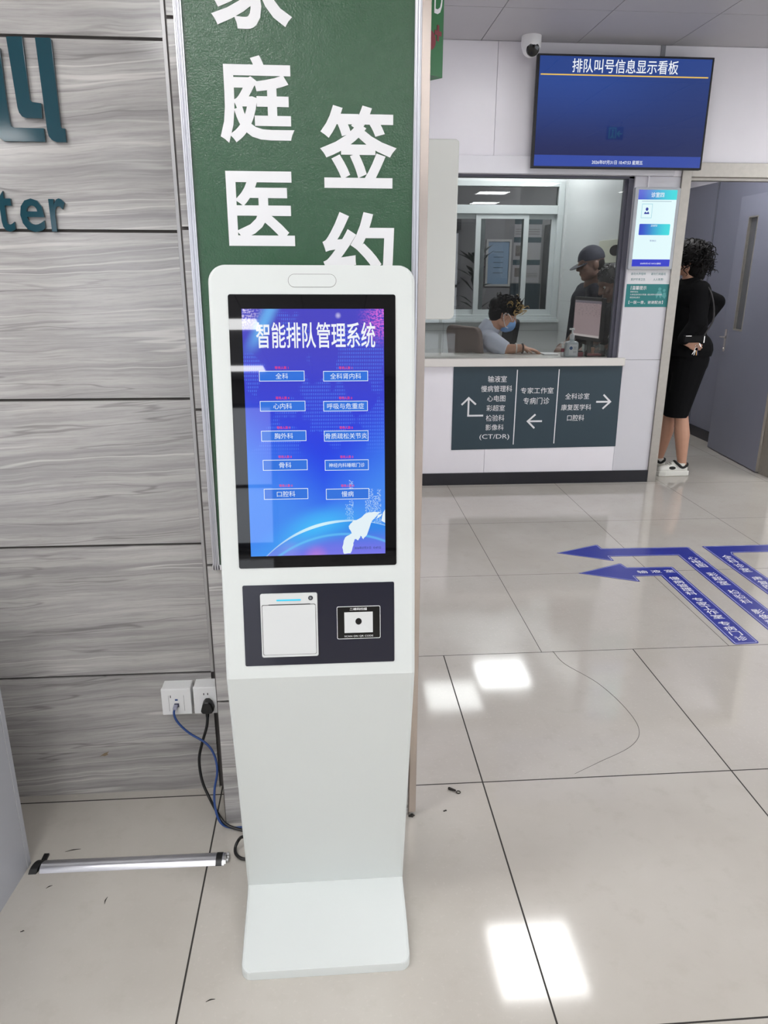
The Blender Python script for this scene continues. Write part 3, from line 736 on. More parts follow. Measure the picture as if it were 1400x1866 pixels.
mb = MB(); St = frame((0, 1.937, 0), (1, 0, 0), (0, 0, 1))
mb.prism([(-0.690, 0.128), (-0.676, 0.139), (-0.662, 0.144), (-0.668, 0.136), (-0.664, 0.134), (-0.676, 0.129), (-0.682, 0.131)], 0, 0.0006, 0, St)
tag(mb.build('stain', [mat('brown_smear', (128, 112, 90), 0.7)], smooth=False), 'brownish smear on the lowest slab of the stone wall', 'stain', None, 'thing')
# ------------------------------------------------------------------ raised lettering on the stone wall
LM = frame((0, 1.937, 0), (1, 0, 0), (0, 0, 1))
s1 = [(-0.6822, 1.979), (-0.648, 1.9798), (-0.6482, 1.8571), (-0.6446, 1.8522), (-0.6246, 1.8499), (-0.6265, 1.8194), (-0.6617, 1.8195), (-0.670, 1.8225), (-0.6755, 1.8300), (-0.6775, 1.840)]
s2 = [(-0.621, 1.9786), (-0.5906, 1.9786), (-0.5868, 1.9756), (-0.5881, 1.8033), (-0.5860, 1.8000), (-0.5788, 1.7995), (-0.5794, 1.7714), (-0.6012, 1.7714), (-0.611, 1.7755), (-0.6175, 1.7840), (-0.6191, 1.7961)]
s3 = [(-0.735, 1.957), (-0.6985, 1.9573), (-0.6992, 1.8447), (-0.6979, 1.8116), (-0.6965, 1.803), (-0.690, 1.7997), (-0.6255, 1.7994), (-0.6259, 1.7714), (-0.7153, 1.7714), (-0.7249, 1.7774), (-0.7331, 1.7897), (-0.735, 1.81)]
chs = thing('wall_character', (-0.66, 1.93, 1.77), 'large glossy dark teal raised character at the top left of the stone wall', 'sign letter', 'raised lettering on the stone wall')
for s_ in (s1, s2, s3):
    mb = MB(); mb.prism(s_, 0.0, 0.009, 0, LM); mb.build('stroke', [TEAL], chs, bevel=0.0006, seg=2)
for ch, x0, x1, z0, z1 in (('t', -0.7555, -0.7185, 1.5800, 1.6680), ('e', -0.7034, -0.6493, 1.5795, 1.6523), ('r', -0.6360, -0.6000, 1.5805, 1.6531)):
    v_, f_ = text_mesh(ch, 0.012)
    ax, bx = min(v.x for v in v_), max(v.x for v in v_); ay, by = min(v.y for v in v_), max(v.y for v in v_)
    mb = MB(); fv = [(x0+(v.x-ax)/(bx-ax)*(x1-x0), z0+(v.y-ay)/(by-ay)*(z1-z0)) for v in v_]
    n_ = len(fv)
    edges = {}
    for f in f_:
        for a, b_ in zip(f, f[1:]+f[:1]): edges[(a, b_)] = 1
    rim = [(a, b_) for (a, b_) in edges if (b_, a) not in edges]
    mb.add([(x, y, 0.008) for x, y in fv]+[(x, y, 0.0) for x, y in fv], f_+[(b_, a, a+n_, b_+n_) for a, b_ in rim], 0, LM)
    o = mb.build('wall_letter', [TEAL], smooth=False)
    tag(o, {'t': 'dark teal raised letter t at the left edge of the stone wall', 'e': 'dark teal raised letter e between t and r on the stone wall', 'r': 'dark teal raised letter r, last of the word on the stone wall'}[ch], 'sign letter', 'raised lettering on the stone wall')

# ------------------------------------------------------------------ socket boxes and cables
def socket_box(x0, x1, z0, z1, label, mode):
    t = thing('socket_box', ((x0+x1)/2, 1.937, z0), label, 'socket', 'surface socket boxes on the stone wall')
    mb = MB(); mb.box(x0+0.001, x1-0.001, 1.896, 1.937, z0+0.001, z1-0.001); mb.build('back_box', [WHITE2], t, bevel=0.002)
    mb = MB(); mb.box(x0, x1, 1.886, 1.897, z0, z1); fp = mb.build('faceplate', [WHITE2], t, bevel=0.002)
    Fm = frame((0, 1.886, 0), (1, 0, 0), (0, 0, 1)); cx = (x0+x1)/2
    if mode == 'data':
        for x in (cx-0.021, cx+0.021):
            mb = MB(); mb.box(x-0.0003, x+0.0003, 1.8855, 1.887, z0+0.012, z1-0.020); mb.build('seam', [JOINT], fp)
        mb = MB(); mb.quad(cx-0.016, cx+0.016, z1-0.027, z1-0.020, 0.0004, 0, Fm); mb.quad(cx-0.0165, cx-0.0145, z1-0.0275, z1-0.0195, 0.0008, 1, Fm); mb.build('label_slot', [WHITE2, BLACKM], fp)
        mb = MB(); mb.quad(cx-0.004, cx+0.004, z1-0.037, z1-0.032, 0.0005, 0, Fm); mb.build('sticker', [BLUEC], fp)
        mb = MB(); mb.box(cx-0.0065, cx+0.0065, 1.884, 1.888, z1-0.057, z1-0.046, 0); mb.build('port', [mat('dark_port', (70, 70, 90), 0.4)], fp)
    else:
        for x in (cx-0.0035, cx+0.0075):
            mb = MB(); mb.box(x-0.0012, x+0.0012, 1.8853, 1.889, z1-0.024, z1-0.018); mb.build('pin_slot', [BLACKM], fp)
    return t
socket_box(-0.4825, -0.4000, 0.2925, 0.3750, 'white surface data socket with a blue network cable, left of the pair', 'data')
socket_box(-0.3935, -0.3275, 0.2925, 0.3768, 'white surface power socket with a black plug, right of the pair', 'power')
nc = thing('network_cable', (-0.444, 1.87, 0.31), 'blue network cable hanging from the data socket and running behind the kiosk', 'cable')
mb = MB(); mb.tube([(-0.4435, 1.872, 0.325), (-0.446, 1.864, 0.309), (-0.436, 1.858, 0.285), (-0.407, 1.853, 0.253), (-0.361, 1.842, 0.225), (-0.338, 1.83, 0.194), (-0.329, 1.81, 0.154), (-0.337, 1.79, 0.106), (-0.335, 1.768, 0.066), (-0.322, 1.757, 0.024), (-0.295, 1.755, 0.0055), (-0.24, 1.750, 0.0055), (-0.12, 1.70, 0.0055), (-0.06, 1.62, 0.02), (-0.04, 1.53, 0.10)], 0.0032, 10, 0, 8); mb.build('lead', [BLUEC], nc)
mb = MB(); mb.box(-0.4490, -0.4375, 1.866, 1.884, 0.319, 0.327); mb.build('connector', [mat('clear_connector', (150, 150, 170), 0.2)], nc, bevel=0.001)
pc = thing('power_cable', (-0.36, 1.87, 0.31), 'black power cable with plug hanging from the power socket to the kiosk', 'cable')
mb = MB(); mb.tube([(-0.354, 1.866, 0.306), (-0.355, 1.862, 0.285), (-0.359, 1.858, 0.262), (-0.375, 1.862, 0.211), (-0.387, 1.862, 0.157), (-0.382, 1.85, 0.098), (-0.363, 1.83, 0.056), (-0.328, 1.775, 0.034), (-0.30, 1.75, 0.0175), (-0.25, 1.737, 0.0055), (-0.15, 1.69, 0.0055), (-0.09, 1.60, 0.02), (-0.07, 1.53, 0.09)], 0.0040, 10, 0, 8); mb.build('lead', [RUBBER], pc)
mb = MB(); Pm = frame((-0.3535, 1.886, 0.326), (1, 0, 0), (0, 0, 1))
mb.prism([(-0.018, -0.012), (-0.012, -0.019), (0.012, -0.019), (0.019, -0.009), (0.013, 0.010), (0.006, 0.0185), (-0.006, 0.0185), (-0.012, 0.010)], 0.0, 0.028, 0, Pm)
mb.build('plug', [RUBBER], pc, bevel=0.004, seg=3)
mb = MB(); mb.tube([(-0.354, 1.868, 0.313), (-0.3545, 1.865, 0.295)], [0.0065, 0.0048], 12); mb.build('strain_relief', [RUBBER], pc)
mb = MB(); mb.tube([(-0.225, 1.63, 0.0052), (-0.252, 1.636, 0.0052), (-0.268, 1.652, 0.0075), (-0.271, 1.672, 0.012), (-0.262, 1.680, 0.028), (-0.249, 1.668, 0.047), (-0.228, 1.645, 0.058), (-0.18, 1.60, 0.06), (-0.12, 1.54, 0.10)], 0.0042, 10, 0, 8)
tag(mb.build('cable_loop', [RUBBER]), 'small black cable loop sticking out behind the lower left of the kiosk', 'cable')

# aluminium floor cable cover with taped ends
cc = thing('cable_cover', (-0.53, 1.645, 0), 'silver aluminium cable cover strip on the floor with black taped ends', 'cable cover')
import_y0, import_y1 = 1.6225, 1.6690
def arch(x0, x1, y0, y1, h, base=0.0, sk=0.0, n=8):
    vs, fs = [], []
    for x in (x0, x1):
        for k in range(n+1):
            t = k/n; yy = y0+(y1-y0)*t
            vs.append((x+sk*(t-0.5), yy, base+h*(math.sin(PI*min(1, max(0, t)))**0.55)))
    for k in range(n): fs.append((k, n+1+k, n+2+k, k+1))
    fs.append(list(range(n+1))); fs.append(list(range(n+1, 2*n+2))[::-1]); fs.append((0, n, 2*n+1, n+1))
    return vs, fs
rot = Matrix.Translation((-0.53, 1.645, 0)) @ Matrix.Rotation(-0.012, 4, 'Z') @ Matrix.Translation((0.53, -1.645, 0))
mb = MB(); mb.add(*arch(-0.772, -0.296, 1.6225, 1.6675, 0.0125), 0, rot); mb.build('cover', [ALU], cc)
mb = MB(); mb.add(*arch(-0.792, -0.772, 1.6210, 1.6690, 0.0137, sk=0.014), 0, rot); mb.box(-0.781, -0.768, 1.667, 1.688, 0.0005, 0.006, 0, rot); tag(mb.build('tape', [RUBBER], cc), 'black tape on the left end')
mb = MB(); mb.add(*arch(-0.318, -0.302, 1.6212, 1.6688, 0.0139), 0, rot); tag(mb.build('tape', [RUBBER], cc), 'black tape on the right end')
mb = MB(); mb.add(*arch(-0.302, -0.292, 1.626, 1.664, 0.011), 0, rot)
for p in ((-0.288, 1.632), (-0.287, 1.641), (-0.289, 1.652)): mb.ball((p[0], p[1], 0.007), (0.004, 0.006, 0.006))
mb.build('clear_tape', [mat('crumpled_clear_tape', (200, 200, 200), 0.15, metal=0.6)], cc)

# grey cabinet at the left edge
cab = thing('cabinet', (-1.10, 1.3, 0), 'light grey cabinet standing at the left edge in front of the stone wall', 'cabinet')
CM = Matrix.Translation((-0.8055, 1.664, 0)) @ Matrix.Rotation(math.radians(-5.5), 4, 'Z')
CABM = mat('light_grey_laminate', (166, 167, 173), 0.35, var=0.03); EDGE = mat('white_edge_band', (208, 207, 206), 0.4)
mb = MB(); mb.box(-0.55, -0.001, -0.78, -0.018, 0.0, 0.80, 0, CM); mb.build('body', [CABM], cab, smooth=False)
mb = MB(); mb.box(-0.56, 0.0, -0.80, 0.0, 0.80, 0.825, 0, CM); mb.build('top', [CABM], cab, bevel=0.003)
mb = MB(); mb.box(-0.56, 0.0, -0.0172, 0.0, 0.0, 0.80, 0, CM); mb.box(-0.003, 0.0006, -0.0172, -0.0155, 0.0, 0.80, 1, CM); mb.build('side_panel', [CABM, EDGE], cab, bevel=0.002)

# ------------------------------------------------------------------ floor arrows
FM = frame((0, 0, 0.0004), (1, 0, 0), (0, 1, 0))
LINE = mat('pale_sticker_line', (190, 195, 225), 0.4)
def inset(pts, d):
    n_ = len(pts); a = sum(pts[i][0]*pts[(i+1) % n_][1]-pts[(i+1) % n_][0]*pts[i][1] for i in range(n_)); sg = 1 if a > 0 else -1
    out = []
    for i in range(n_):
        p, q, r = Vector(pts[i-1]), Vector(pts[i]), Vector(pts[(i+1) % n_])
        e1, e2 = (q-p).normalized(), (r-q).normalized(); n1, n2 = Vector((-e1.y, e1.x))*sg, Vector((-e2.y, e2.x))*sg
        bs = n1+n2; k = d/max(0.3, bs.dot(n1)) if bs.length > 1e-6 else d
        out.append(tuple(q+bs*min(k, d*1.6)))
    return out
def arrow(label, pts, line, texts):
    mb = MB(); mb.prism(pts, 0, 0.0007, 0, FM, tess=True)
    o = mb.build('floor_arrow', [DECAL], smooth=False, loc=(sum(p[0] for p in pts)/len(pts), sum(p[1] for p in pts)/len(pts), 0)); tag(o, label, 'floor sticker', 'blue direction arrows on the floor')
    lb = MB(); lb.ring(line, inset(pts, 0.0098), 0.0007, 0.0010, 0, FM); lb.build('outline', [LINE], o, smooth=False)
    for tx, x0, y0, x1, y1, vert in texts:
        tb = MB(); n_ = len(tx); tot = y1-y0
        if vert:
            st_ = tot/n_
            for k, ch in enumerate(tx):
                if ch != ' ': tb.text(ch, x0, y1-st_*(k+0.92), x1, y1-st_*(k+0.06), 0.0009, 0, FM, bold=0.006)
        else: tb.text(tx, x0, y0, x1, y1, 0.0009, 0, FM, bold=0.006)
        tb.build('lettering', [LETTER], o, smooth=False)
A1 = [(1.284, 3.512), (1.548, 3.632), (1.556, 3.630), (1.566, 3.574), (1.808, 3.568), (1.812, 3.560), (1.806, 2.722), (1.798, 2.712), (1.698, 2.708), (1.692, 2.716), (1.700, 3.452), (1.562, 3.452), (1.562, 3.388), (1.552, 3.386)]
arrow('blue floor arrow nearest the camera, pointing left toward the infusion room', A1, inset(A1, 0.007),
      [('输 液 室', 1.597, 3.490, 1.795, 3.527, False), ('慢病管理科', 1.727, 3.205, 1.780, 3.435, True), ('专家工作室', 1.725, 2.945, 1.778, 3.178, True), ('专病门诊', 1.722, 2.735, 1.775, 2.922, True)])
A2 = [(1.257, 3.806), (1.520, 3.922), (1.529, 3.920), (1.534, 3.860), (2.030, 3.852), (2.036, 3.844), (2.024, 2.722), (2.016, 2.712), (1.914, 2.708), (1.907, 2.716), (1.918, 3.728), (1.534, 3.735), (1.534, 3.674), (1.524, 3.672)]
arrow('blue floor arrow behind the nearest one, longer shaft pointing left', A2, inset(A2, 0.007),
      [('心电图', 1.950, 3.545, 2.003, 3.705, True), ('彩超室', 1.947, 3.310, 2.000, 3.480, True), ('检验科', 1.944, 3.090, 1.997, 3.258, True), ('影像科', 1.941, 2.870, 1.994, 3.035, True)])
A3 = [(2.118, 3.856), (2.118, 3.846), (2.124, 2.716), (2.132, 2.708), (2.232, 2.708), (2.240, 2.716), (2.232, 3.722), (2.242, 3.746), (2.62, 3.746), (2.62, 3.686), (2.632, 3.680), (2.885, 3.800), (2.632, 3.928), (2.62, 3.922), (2.62, 3.858)]
arrow('blue floor arrow at the right picture edge, shaft turning right', A3, inset(A3, 0.007),
      [('全科诊室', 2.150, 3.465, 2.203, 3.716, True), ('康复医学科', 2.152, 3.14, 2.205, 3.41, True), ('口腔科', 2.154, 2.90, 2.207, 3.08, True)])

# ------------------------------------------------------------------ reception counter front
ct = MB(); ct.box(0.624, 2.0945, 5.183, 5.2190, 0.858, 0.912); ct.box(0.624, 2.050, 5.2190, 5.66, 0.872, 0.904)
o = ct.build('countertop', [mat('cream_white_solid_surface', (224, 220, 214), 0.3, var=0.02)], bevel=0.0025); tag(o, 'long cream white reception countertop below the glazed window', 'countertop')
wf = thing('wayfinding_sign', (1.49, 5.22, 0.26), 'dark slate wayfinding panel with white department names and arrows on the counter front', 'sign')
mb = MB(); Wm = frame((0, 5.22, 0), (1, 0, 0), (0, 0, 1)); mb.prism([(0.886, 0.261), (2.098, 0.272), (2.090, 0.858), (0.884, 0.8565)], 0.0, 0.004, 0, Wm); mb.build('board', [SIGNT], wf, smooth=False)
Wt = Wm @ Matrix.Translation((0, 0, 0.0047))
for tx, x0, z0, x1, z1 in (('输液室', 1.13, .745, 1.264, .790), ('慢病管理科', 1.084, .677, 1.306, .722), ('心电图', 1.13, .609, 1.261, .653), ('彩超室', 1.128, .541, 1.261, .584), ('检验科', 1.128, .468, 1.261, .514), ('影像科', 1.128, .402, 1.26, .445), ('(CT/DR)', 1.087, .330, 1.304, .373), ('专家工作室', 1.368, .663, 1.605, .706), ('专病门诊', 1.391, .587, 1.581, .635), ('全科诊室', 1.694, .620, 1.869, .663), ('康复医学科', 1.67, .541, 1.89, .584), ('口腔科', 1.72, .464, 1.845, .508)):
    mb = MB(); mb.text(tx, x0, z0, x1, z1, 0, 0, Wt, bold=0.002); mb.build('lettering', [LETTER], wf, smooth=False)
for x0, x1, z0, z1 in ((1.333, 1.340, .296, .831), (1.632, 1.639, .30, .833)):
    mb = MB(); mb.quad(x0, x1, z0, z1, 0, 0, Wt); mb.build('divider_line', [LETTER], wf, smooth=False)
for parts in (([(1.107, .5095), (0.9985, .5095), (0.9985, .632)], [(0.949, .587), (0.9985, .636), (1.051, .589)]), ([(1.537, .4645), (1.436, .4645)], [(1.486, .514), (1.432, .4645), (1.484, .414)]), ([(1.923, .600), (2.022, .600)], [(1.973, .651), (2.026, .600), (1.974, .550)])):
    mb = MB()
    for i_, p_ in enumerate(parts): mb.stroke(p_, 0.0125, -0.0003, 0.0003+0.0004*i_, 0, Wt)
    mb.build('arrow', [LETTER], wf, smooth=False)

# ------------------------------------------------------------------ television with queue board
tv = thing('television', (1.875, 5.10, 2.11), 'wall mounted television showing the blue queue calling board', 'television')
def at_tv(x, z, d=0): return frame((0, 5.09, 0), (1, 0, 0), (0, 0, 1))
TM = frame((0, 5.085, 0), (1, 0, 0), (0, 0, 1))
mb = MB(); mb.box(1.318, 2.428, 5.087, 5.125, 2.112, 2.747); mb.box(1.5, 2.25, 5.125, 5.165, 2.2, 2.6); mb.build('casing', [BLACKM], tv, bevel=0.003)
mb = MB(); mb.box(1.70, 2.05, 5.165, 5.22, 2.3, 2.5); mb.build('wall_bracket', [BLACKM], tv)
def tv_screen():
    t = NT('television_display'); gx, gy, gz = t.sep(t.coord('Generated')); u, v = gx, gz
    c = t.mix(t.ss(v, 0.0, 0.9), lin((34, 40, 84)), lin((44, 74, 148)))
    c = t.mix(t.m('MULTIPLY', t.ss(u, 0.2, 1.0), 0.55), c, lin((30, 46, 96)))
    c = t.mix(t.m('GREATER_THAN', v, 0.84), c, lin((40, 68, 138)))
    c = t.mix(t.m('LESS_THAN', v, 0.105), c, lin((52, 76, 164)))
    t.put(t.b.inputs['Base Color'], (0.003, 0.003, 0.006)); t.b.inputs['Roughness'].default_value = 0.03
    t.put(t.b.inputs['Emission Color'], c); t.b.inputs['Emission Strength'].default_value = 1.0
    return t.mat
mb = MB(); mb.quad(1.331, 2.414, 2.123, 2.735, 0.0, 0, TM); ts = mb.build('screen', [tv_screen()], tv, smooth=False)
mb = MB(); mb.text('排队叫号信息显示看板', 1.534, 2.648, 2.202, 2.724, 0.0008, 0, TM, bold=0.006); mb.build('title', [EW], ts, smooth=False)
mb = MB(); mb.quad(1.340, 2.400, 2.6315, 2.6385, 0.0008, 0, TM); mb.build('yellow_line', [emat('screen_yellow', (238, 196, 92))], ts, smooth=False)
mb = MB(); mb.text('2026年07月31日 10:47:53 星期五', 1.704, 2.137, 2.036, 2.161, 0.0008, 0, TM, bold=0.006); mb.build('clock', [EW], ts, smooth=False)

# dome camera
dm = thing('dome_camera', (1.278, 5.10, 2.84), 'white dome security camera on the ceiling beside the television', 'camera')
mb = MB(); DM_ = Matrix.Translation((1.275, 5.10, 2.775)); mb.lathe([(0.060, 0.0645), (0.060, 0.03), (0.058, 0.008), (0.056, 0.0)], 28, 0, DM_); mb.build('base', [WHITE2], dm)
mb = MB(); mb.ball((1.275, 5.10, 2.777), 0.053, 0, 24); mb.build('ball_housing', [WHITE2], dm)
dv = Vector((0.10, -0.9, -0.42)).normalized(); LF = frame(Vector((1.275, 5.10, 2.777))+dv*0.036, dv.orthogonal(), dv.cross(dv.orthogonal()))
mb = MB(); mb.lathe([(0.040, -0.012), (0.0405, 0.001), (0.037, 0.010), (0.024, 0.016), (0.0005, 0.018)], 28, 0, LF); mb.build('lens_window', [BLACK], dm)

# consulting room display and notices on the pillar
dp = thing('room_display', (2.205, 5.19, 1.5), 'small portrait consulting room display in a grey frame on the white pillar', 'screen')
mb = MB(); mb.prism(rrect(2.050, 2.357, 1.503, 2.016, 0.008), 0, 0.028, 0, frame((0, 5.22, 0), (1, 0, 0), (0, 0, 1))); mb.build('casing', [mat('silver_grey_plastic', (176, 180, 186), 0.35)], dp, bevel=0.003)
DMx = frame((0, 5.1915, 0), (1, 0, 0), (0, 0, 1))
def grad_mat(name, c0, c1):
    t = NT(name); gx, gy, gz = t.sep(t.coord('Generated'))
    t.put(t.b.inputs['Base Color'], (0.003, 0.003, 0.006)); t.b.inputs['Roughness'].default_value = 0.1
    t.put(t.b.inputs['Emission Color'], t.mix(t.ss(gx, 0.0, 1.0), lin(c0), lin(c1))); t.b.inputs['Emission Strength'].default_value = 1.0
    return t.mat
GRAD = grad_mat('screen_blue_cyan', (58, 78, 204), (66, 222, 226))
DWH = emat('screen_pale', (226, 249, 252), 1.05); DNV = emat('screen_royal', (54, 64, 204)); DGY = emat('screen_grey', (150, 172, 186)); DIC = emat('screen_icon', (58, 70, 160)); DFR = emat('screen_light_blue', (140, 204, 222))
mb = MB(); mb.quad(2.073, 2.335, 1.523, 2.002, 0.0, 0, DMx); ds = mb.build('screen', [DWH], dp, smooth=False)
mb = MB(); mb.quad(2.073, 2.335, 1.942, 2.002, 0.0006, 0, DMx); mb.build('header', [GRAD], ds, smooth=False)
mb = MB(); mb.text('诊室四', 2.159, 1.956, 2.247, 1.987, 0.0012, 0, DMx, bold=0.01); mb.build('title', [EW], ds, smooth=False)
mb = MB(); mb.quad(2.100, 2.302, 1.930, 1.933, 0.0006, 0, DMx); mb.build('divider_line', [DGY], ds, smooth=False)
mb = MB(); mb.quad(2.104, 2.176, 1.828, 1.916, 0.0006, 1, DMx); mb.quad(2.1065, 2.1735, 1.8305, 1.9135, 0.0010, 0, DMx)
mb.prism([(2.140+0.0095*math.cos(2*PI*k/20), 1.883+0.0105*math.sin(2*PI*k/20)) for k in range(20)], 0.0010, 0.0014, 2, DMx)
mb.prism([(2.1225, 1.853), (2.1575, 1.853), (2.1555, 1.862), (2.149, 1.868), (2.140, 1.860), (2.131, 1.868), (2.1245, 1.862)], 0.0010, 0.0014, 2, DMx); mb.build('portrait_icon', [DWH, DFR, DIC], ds, smooth=False)
mb = MB(); mb.prism(rrect(2.099, 2.311, 1.722, 1.792, 0.006), 0.0004, 0.0006, 0, DMx); mb.build('banner', [GRAD], ds, smooth=False)
mb = MB(); mb.text('正在就诊', 2.178, 1.775, 2.223, 1.788, 0.0012, 0, DMx, bold=0.008); mb.build('lettering', [EW], ds, smooth=False)
mb = MB(); mb.text('等待就诊', 2.181, 1.681, 2.225, 1.692, 0.0012, 0, DMx); mb.build('lettering', [DIC], ds, smooth=False)
mb = MB(); mb.quad(2.073, 2.335, 1.523, 1.568, 0.0006, 0, DMx); mb.text('2026年07月31日 10:47:52 星期五', 2.131, 1.536, 2.276, 1.547, 0.0012, 1, DMx, bold=0.008); mb.build('footer', [DNV, EW], ds, smooth=False)
NM = frame((0, 5.2195, 0), (1, 0, 0), (0, 0, 1)); TEALN = mat('teal_print', (34, 124, 124), 0.35); WN = mat('notice_white', (222, 222, 224), 0.35); TXTT = mat('teal_text', (40, 112, 116), 0.5); PALE = mat('pale_teal_print', (84, 158, 158), 0.4)
mb = MB(); mb.prism([(2.064, 1.408), (2.366, 1.408), (2.366, 1.5025), (2.064, 1.5025)], 0, 0.0015, 0, NM)
for tx, x0, z0, x1, z1 in (('请勿大声喧哗', 2.085, 1.466, 2.190, 1.483), ('请勿打闹嬉戏', 2.226, 1.466, 2.330, 1.483), ('爱护环境卫生', 2.088, 1.430, 2.190, 1.447), ('人人有责!', 2.246, 1.430, 2.318, 1.447)): mb.text(tx, x0, z0, x1, z1, 0.0019, 1, NM, bold=0.003)
tag(mb.build('notice', [WN, TXTT], smooth=False), 'white notice with two rows of teal characters just below the small display', 'notice')
gn = thing('notice_board', (2.21, 5.22, 1.255), 'teal green notice with white text on the pillar, below the white notice', 'notice')
mb = MB(); mb.prism([(2.064, 1.256), (2.366, 1.256), (2.366, 1.408), (2.064, 1.408)], 0, 0.002, 0, NM); mb.build('board', [TEALN], gn, smooth=False)
for tx, x0, z0, x1, z1, bd in (('温馨提示', 2.103, 1.370, 2.205, 1.396, .01), ('尊敬的患友:', 2.093, 1.352, 2.150, 1.362, .0), ('为保证您的就诊质量, 请您保持诊室安静', 2.093, 1.333, 2.318, 1.344, 0), ('请您排队就诊', 2.093, 1.314, 2.165, 1.325, 0), ('【一医一患，谢谢配合】', 2.088, 1.276, 2.332, 1.298, .008)): 
    mb = MB(); mb.text(tx, x0, z0, x1, z1, 0.0026, 0, NM, bold=bd); mb.build('lettering', [LETTER], gn, smooth=False)
mb = MB(); mb.quad(2.094, 2.097, 1.370, 1.396, 0.0026, 0, NM); mb.build('bar', [LETTER], gn, smooth=False)
mb = MB()
for cx, cz, r_ in ((2.300, 1.375, .011), (2.333, 1.366, .010)): mb.prism([(cx+r_*math.cos(2*PI*k/20), cz+r_*math.sin(2*PI*k/20)) for k in range(20)], 0.002, 0.0022, 0, NM)
for p in ([(2.275, 1.335), (2.290, 1.362), (2.310, 1.362), (2.322, 1.338), (2.312, 1.312), (2.296, 1.335), (2.282, 1.312)], [(2.318, 1.330), (2.330, 1.353), (2.344, 1.353), (2.352, 1.330), (2.342, 1.310)]): mb.prism(p, 0.002, 0.0022, 0, NM)
mb.build('picture', [PALE], gn, smooth=False)

# ------------------------------------------------------------------ grey door standing open
dr = MB(); hx, hy = 3.333, 5.402; fx, fy = 3.392, 6.286
DFm = frame((hx, hy, 0), (fx-hx, fy-hy, 0), (0, 0, 1))   # local x along the leaf, y up, z towards the corridor wall side
Ld = math.hypot(fx-hx, fy-hy)
# leaf in local coordinates with a cut-out for the slim window; visible face is -X side -> local +z or -z
def leaf(mb, x0, x1, z0, z1, w0, w1, v0, v1, t0, t1, mi=0):
    for a in ((x0, w0, z0, z1), (w1, x1, z0, z1), (w0, w1, z0, v0), (w0, w1, v1, z1)): mb.box(a[0], a[1], a[2], a[3], t0, t1, mi, DFm)
leaf(dr, 0.0, Ld, 0.008, 2.062, 0.555, 0.715, 1.03, 1.905, -0.022, 0.022)
door = struct(dr.build('door_1', [GREYD], smooth=False))
mb = MB(); mb.box(0.565, 0.705, 1.04, 1.895, -0.004, 0.004, 0, DFm); mb.build('glass_panel', [mat('dark_door_glass', (70, 72, 76), 0.05)], door, smooth=False)
mb = MB()
for a in ((0.555, 0.567, 1.03, 1.905), (0.703, 0.715, 1.03, 1.905), (0.567, 0.703, 1.03, 1.042), (0.567, 0.703, 1.893, 1.905)): mb.box(a[0], a[1], a[2], a[3], -0.024, 0.024, 0, DFm)
mb.build('window_frame', [STEEL], door, bevel=0.001)
side = 1 if (DFm.to_3x3() @ Vector((0, 0, 1))).x < 0 else -1
mb = MB(); mb.box(Ld-0.075, Ld-0.040, 0.845, 1.03, side*0.022-0.004, side*0.022+0.004, 0, DFm); mb.tube([DFm @ Vector((Ld-0.057, 0.965, side*0.024)), DFm @ Vector((Ld-0.057, 0.965, side*0.068)), DFm @ Vector((Ld-0.072, 0.967, side*0.074)), DFm @ Vector((Ld-0.165, 0.972, side*0.070))], [0.010, 0.010, 0.010, 0.0085], 12)
mb.ball(DFm @ Vector((Ld-0.057, 0.870, side*0.028)), 0.009); mb.build('door_handle', [CHROME], door)
mb = MB(); mb.box(-0.0015, 0.0, 0.01, 2.06, -0.0225, 0.0225, 0, DFm); mb.build('edge_strip', [STEEL], door)
for zz in (0.22, 1.75):
    mb = MB(); mb.tube([(3.325, 5.404, zz), (3.325, 5.404, zz+0.11)], 0.009, 12); mb.box(3.312, 3.345, 5.4005, 5.4035, zz+0.005, zz+0.105); mb.build('hinge', [STEEL], door)

# ------------------------------------------------------------------ things on the passage wall beside the column
mb = MB(); Hm = frame((0, 2.300, 0), (1, 0, 0), (0, 0, 1)); mb.prism([(0.231, 1.356)]+[(0.386-0.018+0.018*math.sin(a), 1.356+0.018-0.018*math.cos(a)) for a in (0, .4, .8, 1.2, PI/2)]+[(0.386-0.010+0.010*math.cos(a), 1.848-0.010+0.010*math.sin(a)) for a in (0, .5, 1.0, PI/2)]+[(0.231, 1.848)], -0.55, 0.0, 0, Hm)
tag(mb.build('wall_cabinet', [mat('warm_white_enamel', (214, 216, 210), 0.22, var=0.02)], bevel=0.004, seg=3), 'pale white enamel wall casing with rounded corners right of the stone column', 'cabinet')
gs = thing('hanging_sign', (0.30, 2.53, 2.063), 'green box sign with a letter and red cross projecting high beside the column', 'sign')
P0 = Vector((0.235, 2.4731)); Bp = Vector((0.376, 2.600)); ex = (Bp-P0).normalized(); ey = Vector((-ex.y, ex.x))*0.09
mb = MB(); mb.prism([tuple(P0), tuple(Bp), tuple(Bp+ey), tuple(P0+ey)], 2.063, 2.70); mb.build('box', [mat('sign_green', (32, 108, 58), 0.3)], gs, smooth=False)
GM = frame((Bp.x, Bp.y, 2.063), (ex.x, ex.y, 0), (0, 0, 1)); RED = mat('dark_red_print', (120, 30, 44), 0.4)
mb = MB(); mb.text('D', -0.046, 0.165, -0.008, 0.260, 0.001, 0, GM); mb.build('lettering', [LETTER], gs, smooth=False)
mb = MB(); mb.prism([(-.031, .095), (-.021, .095), (-.021, .110), (-.010, .110), (-.010, .122), (-.021, .122), (-.021, .137), (-.031, .137), (-.031, .122), (-.042, .122), (-.042, .110), (-.031, .110)], 0, 0.0012, 0, GM); mb.build('red_cross', [RED], gs, smooth=False)
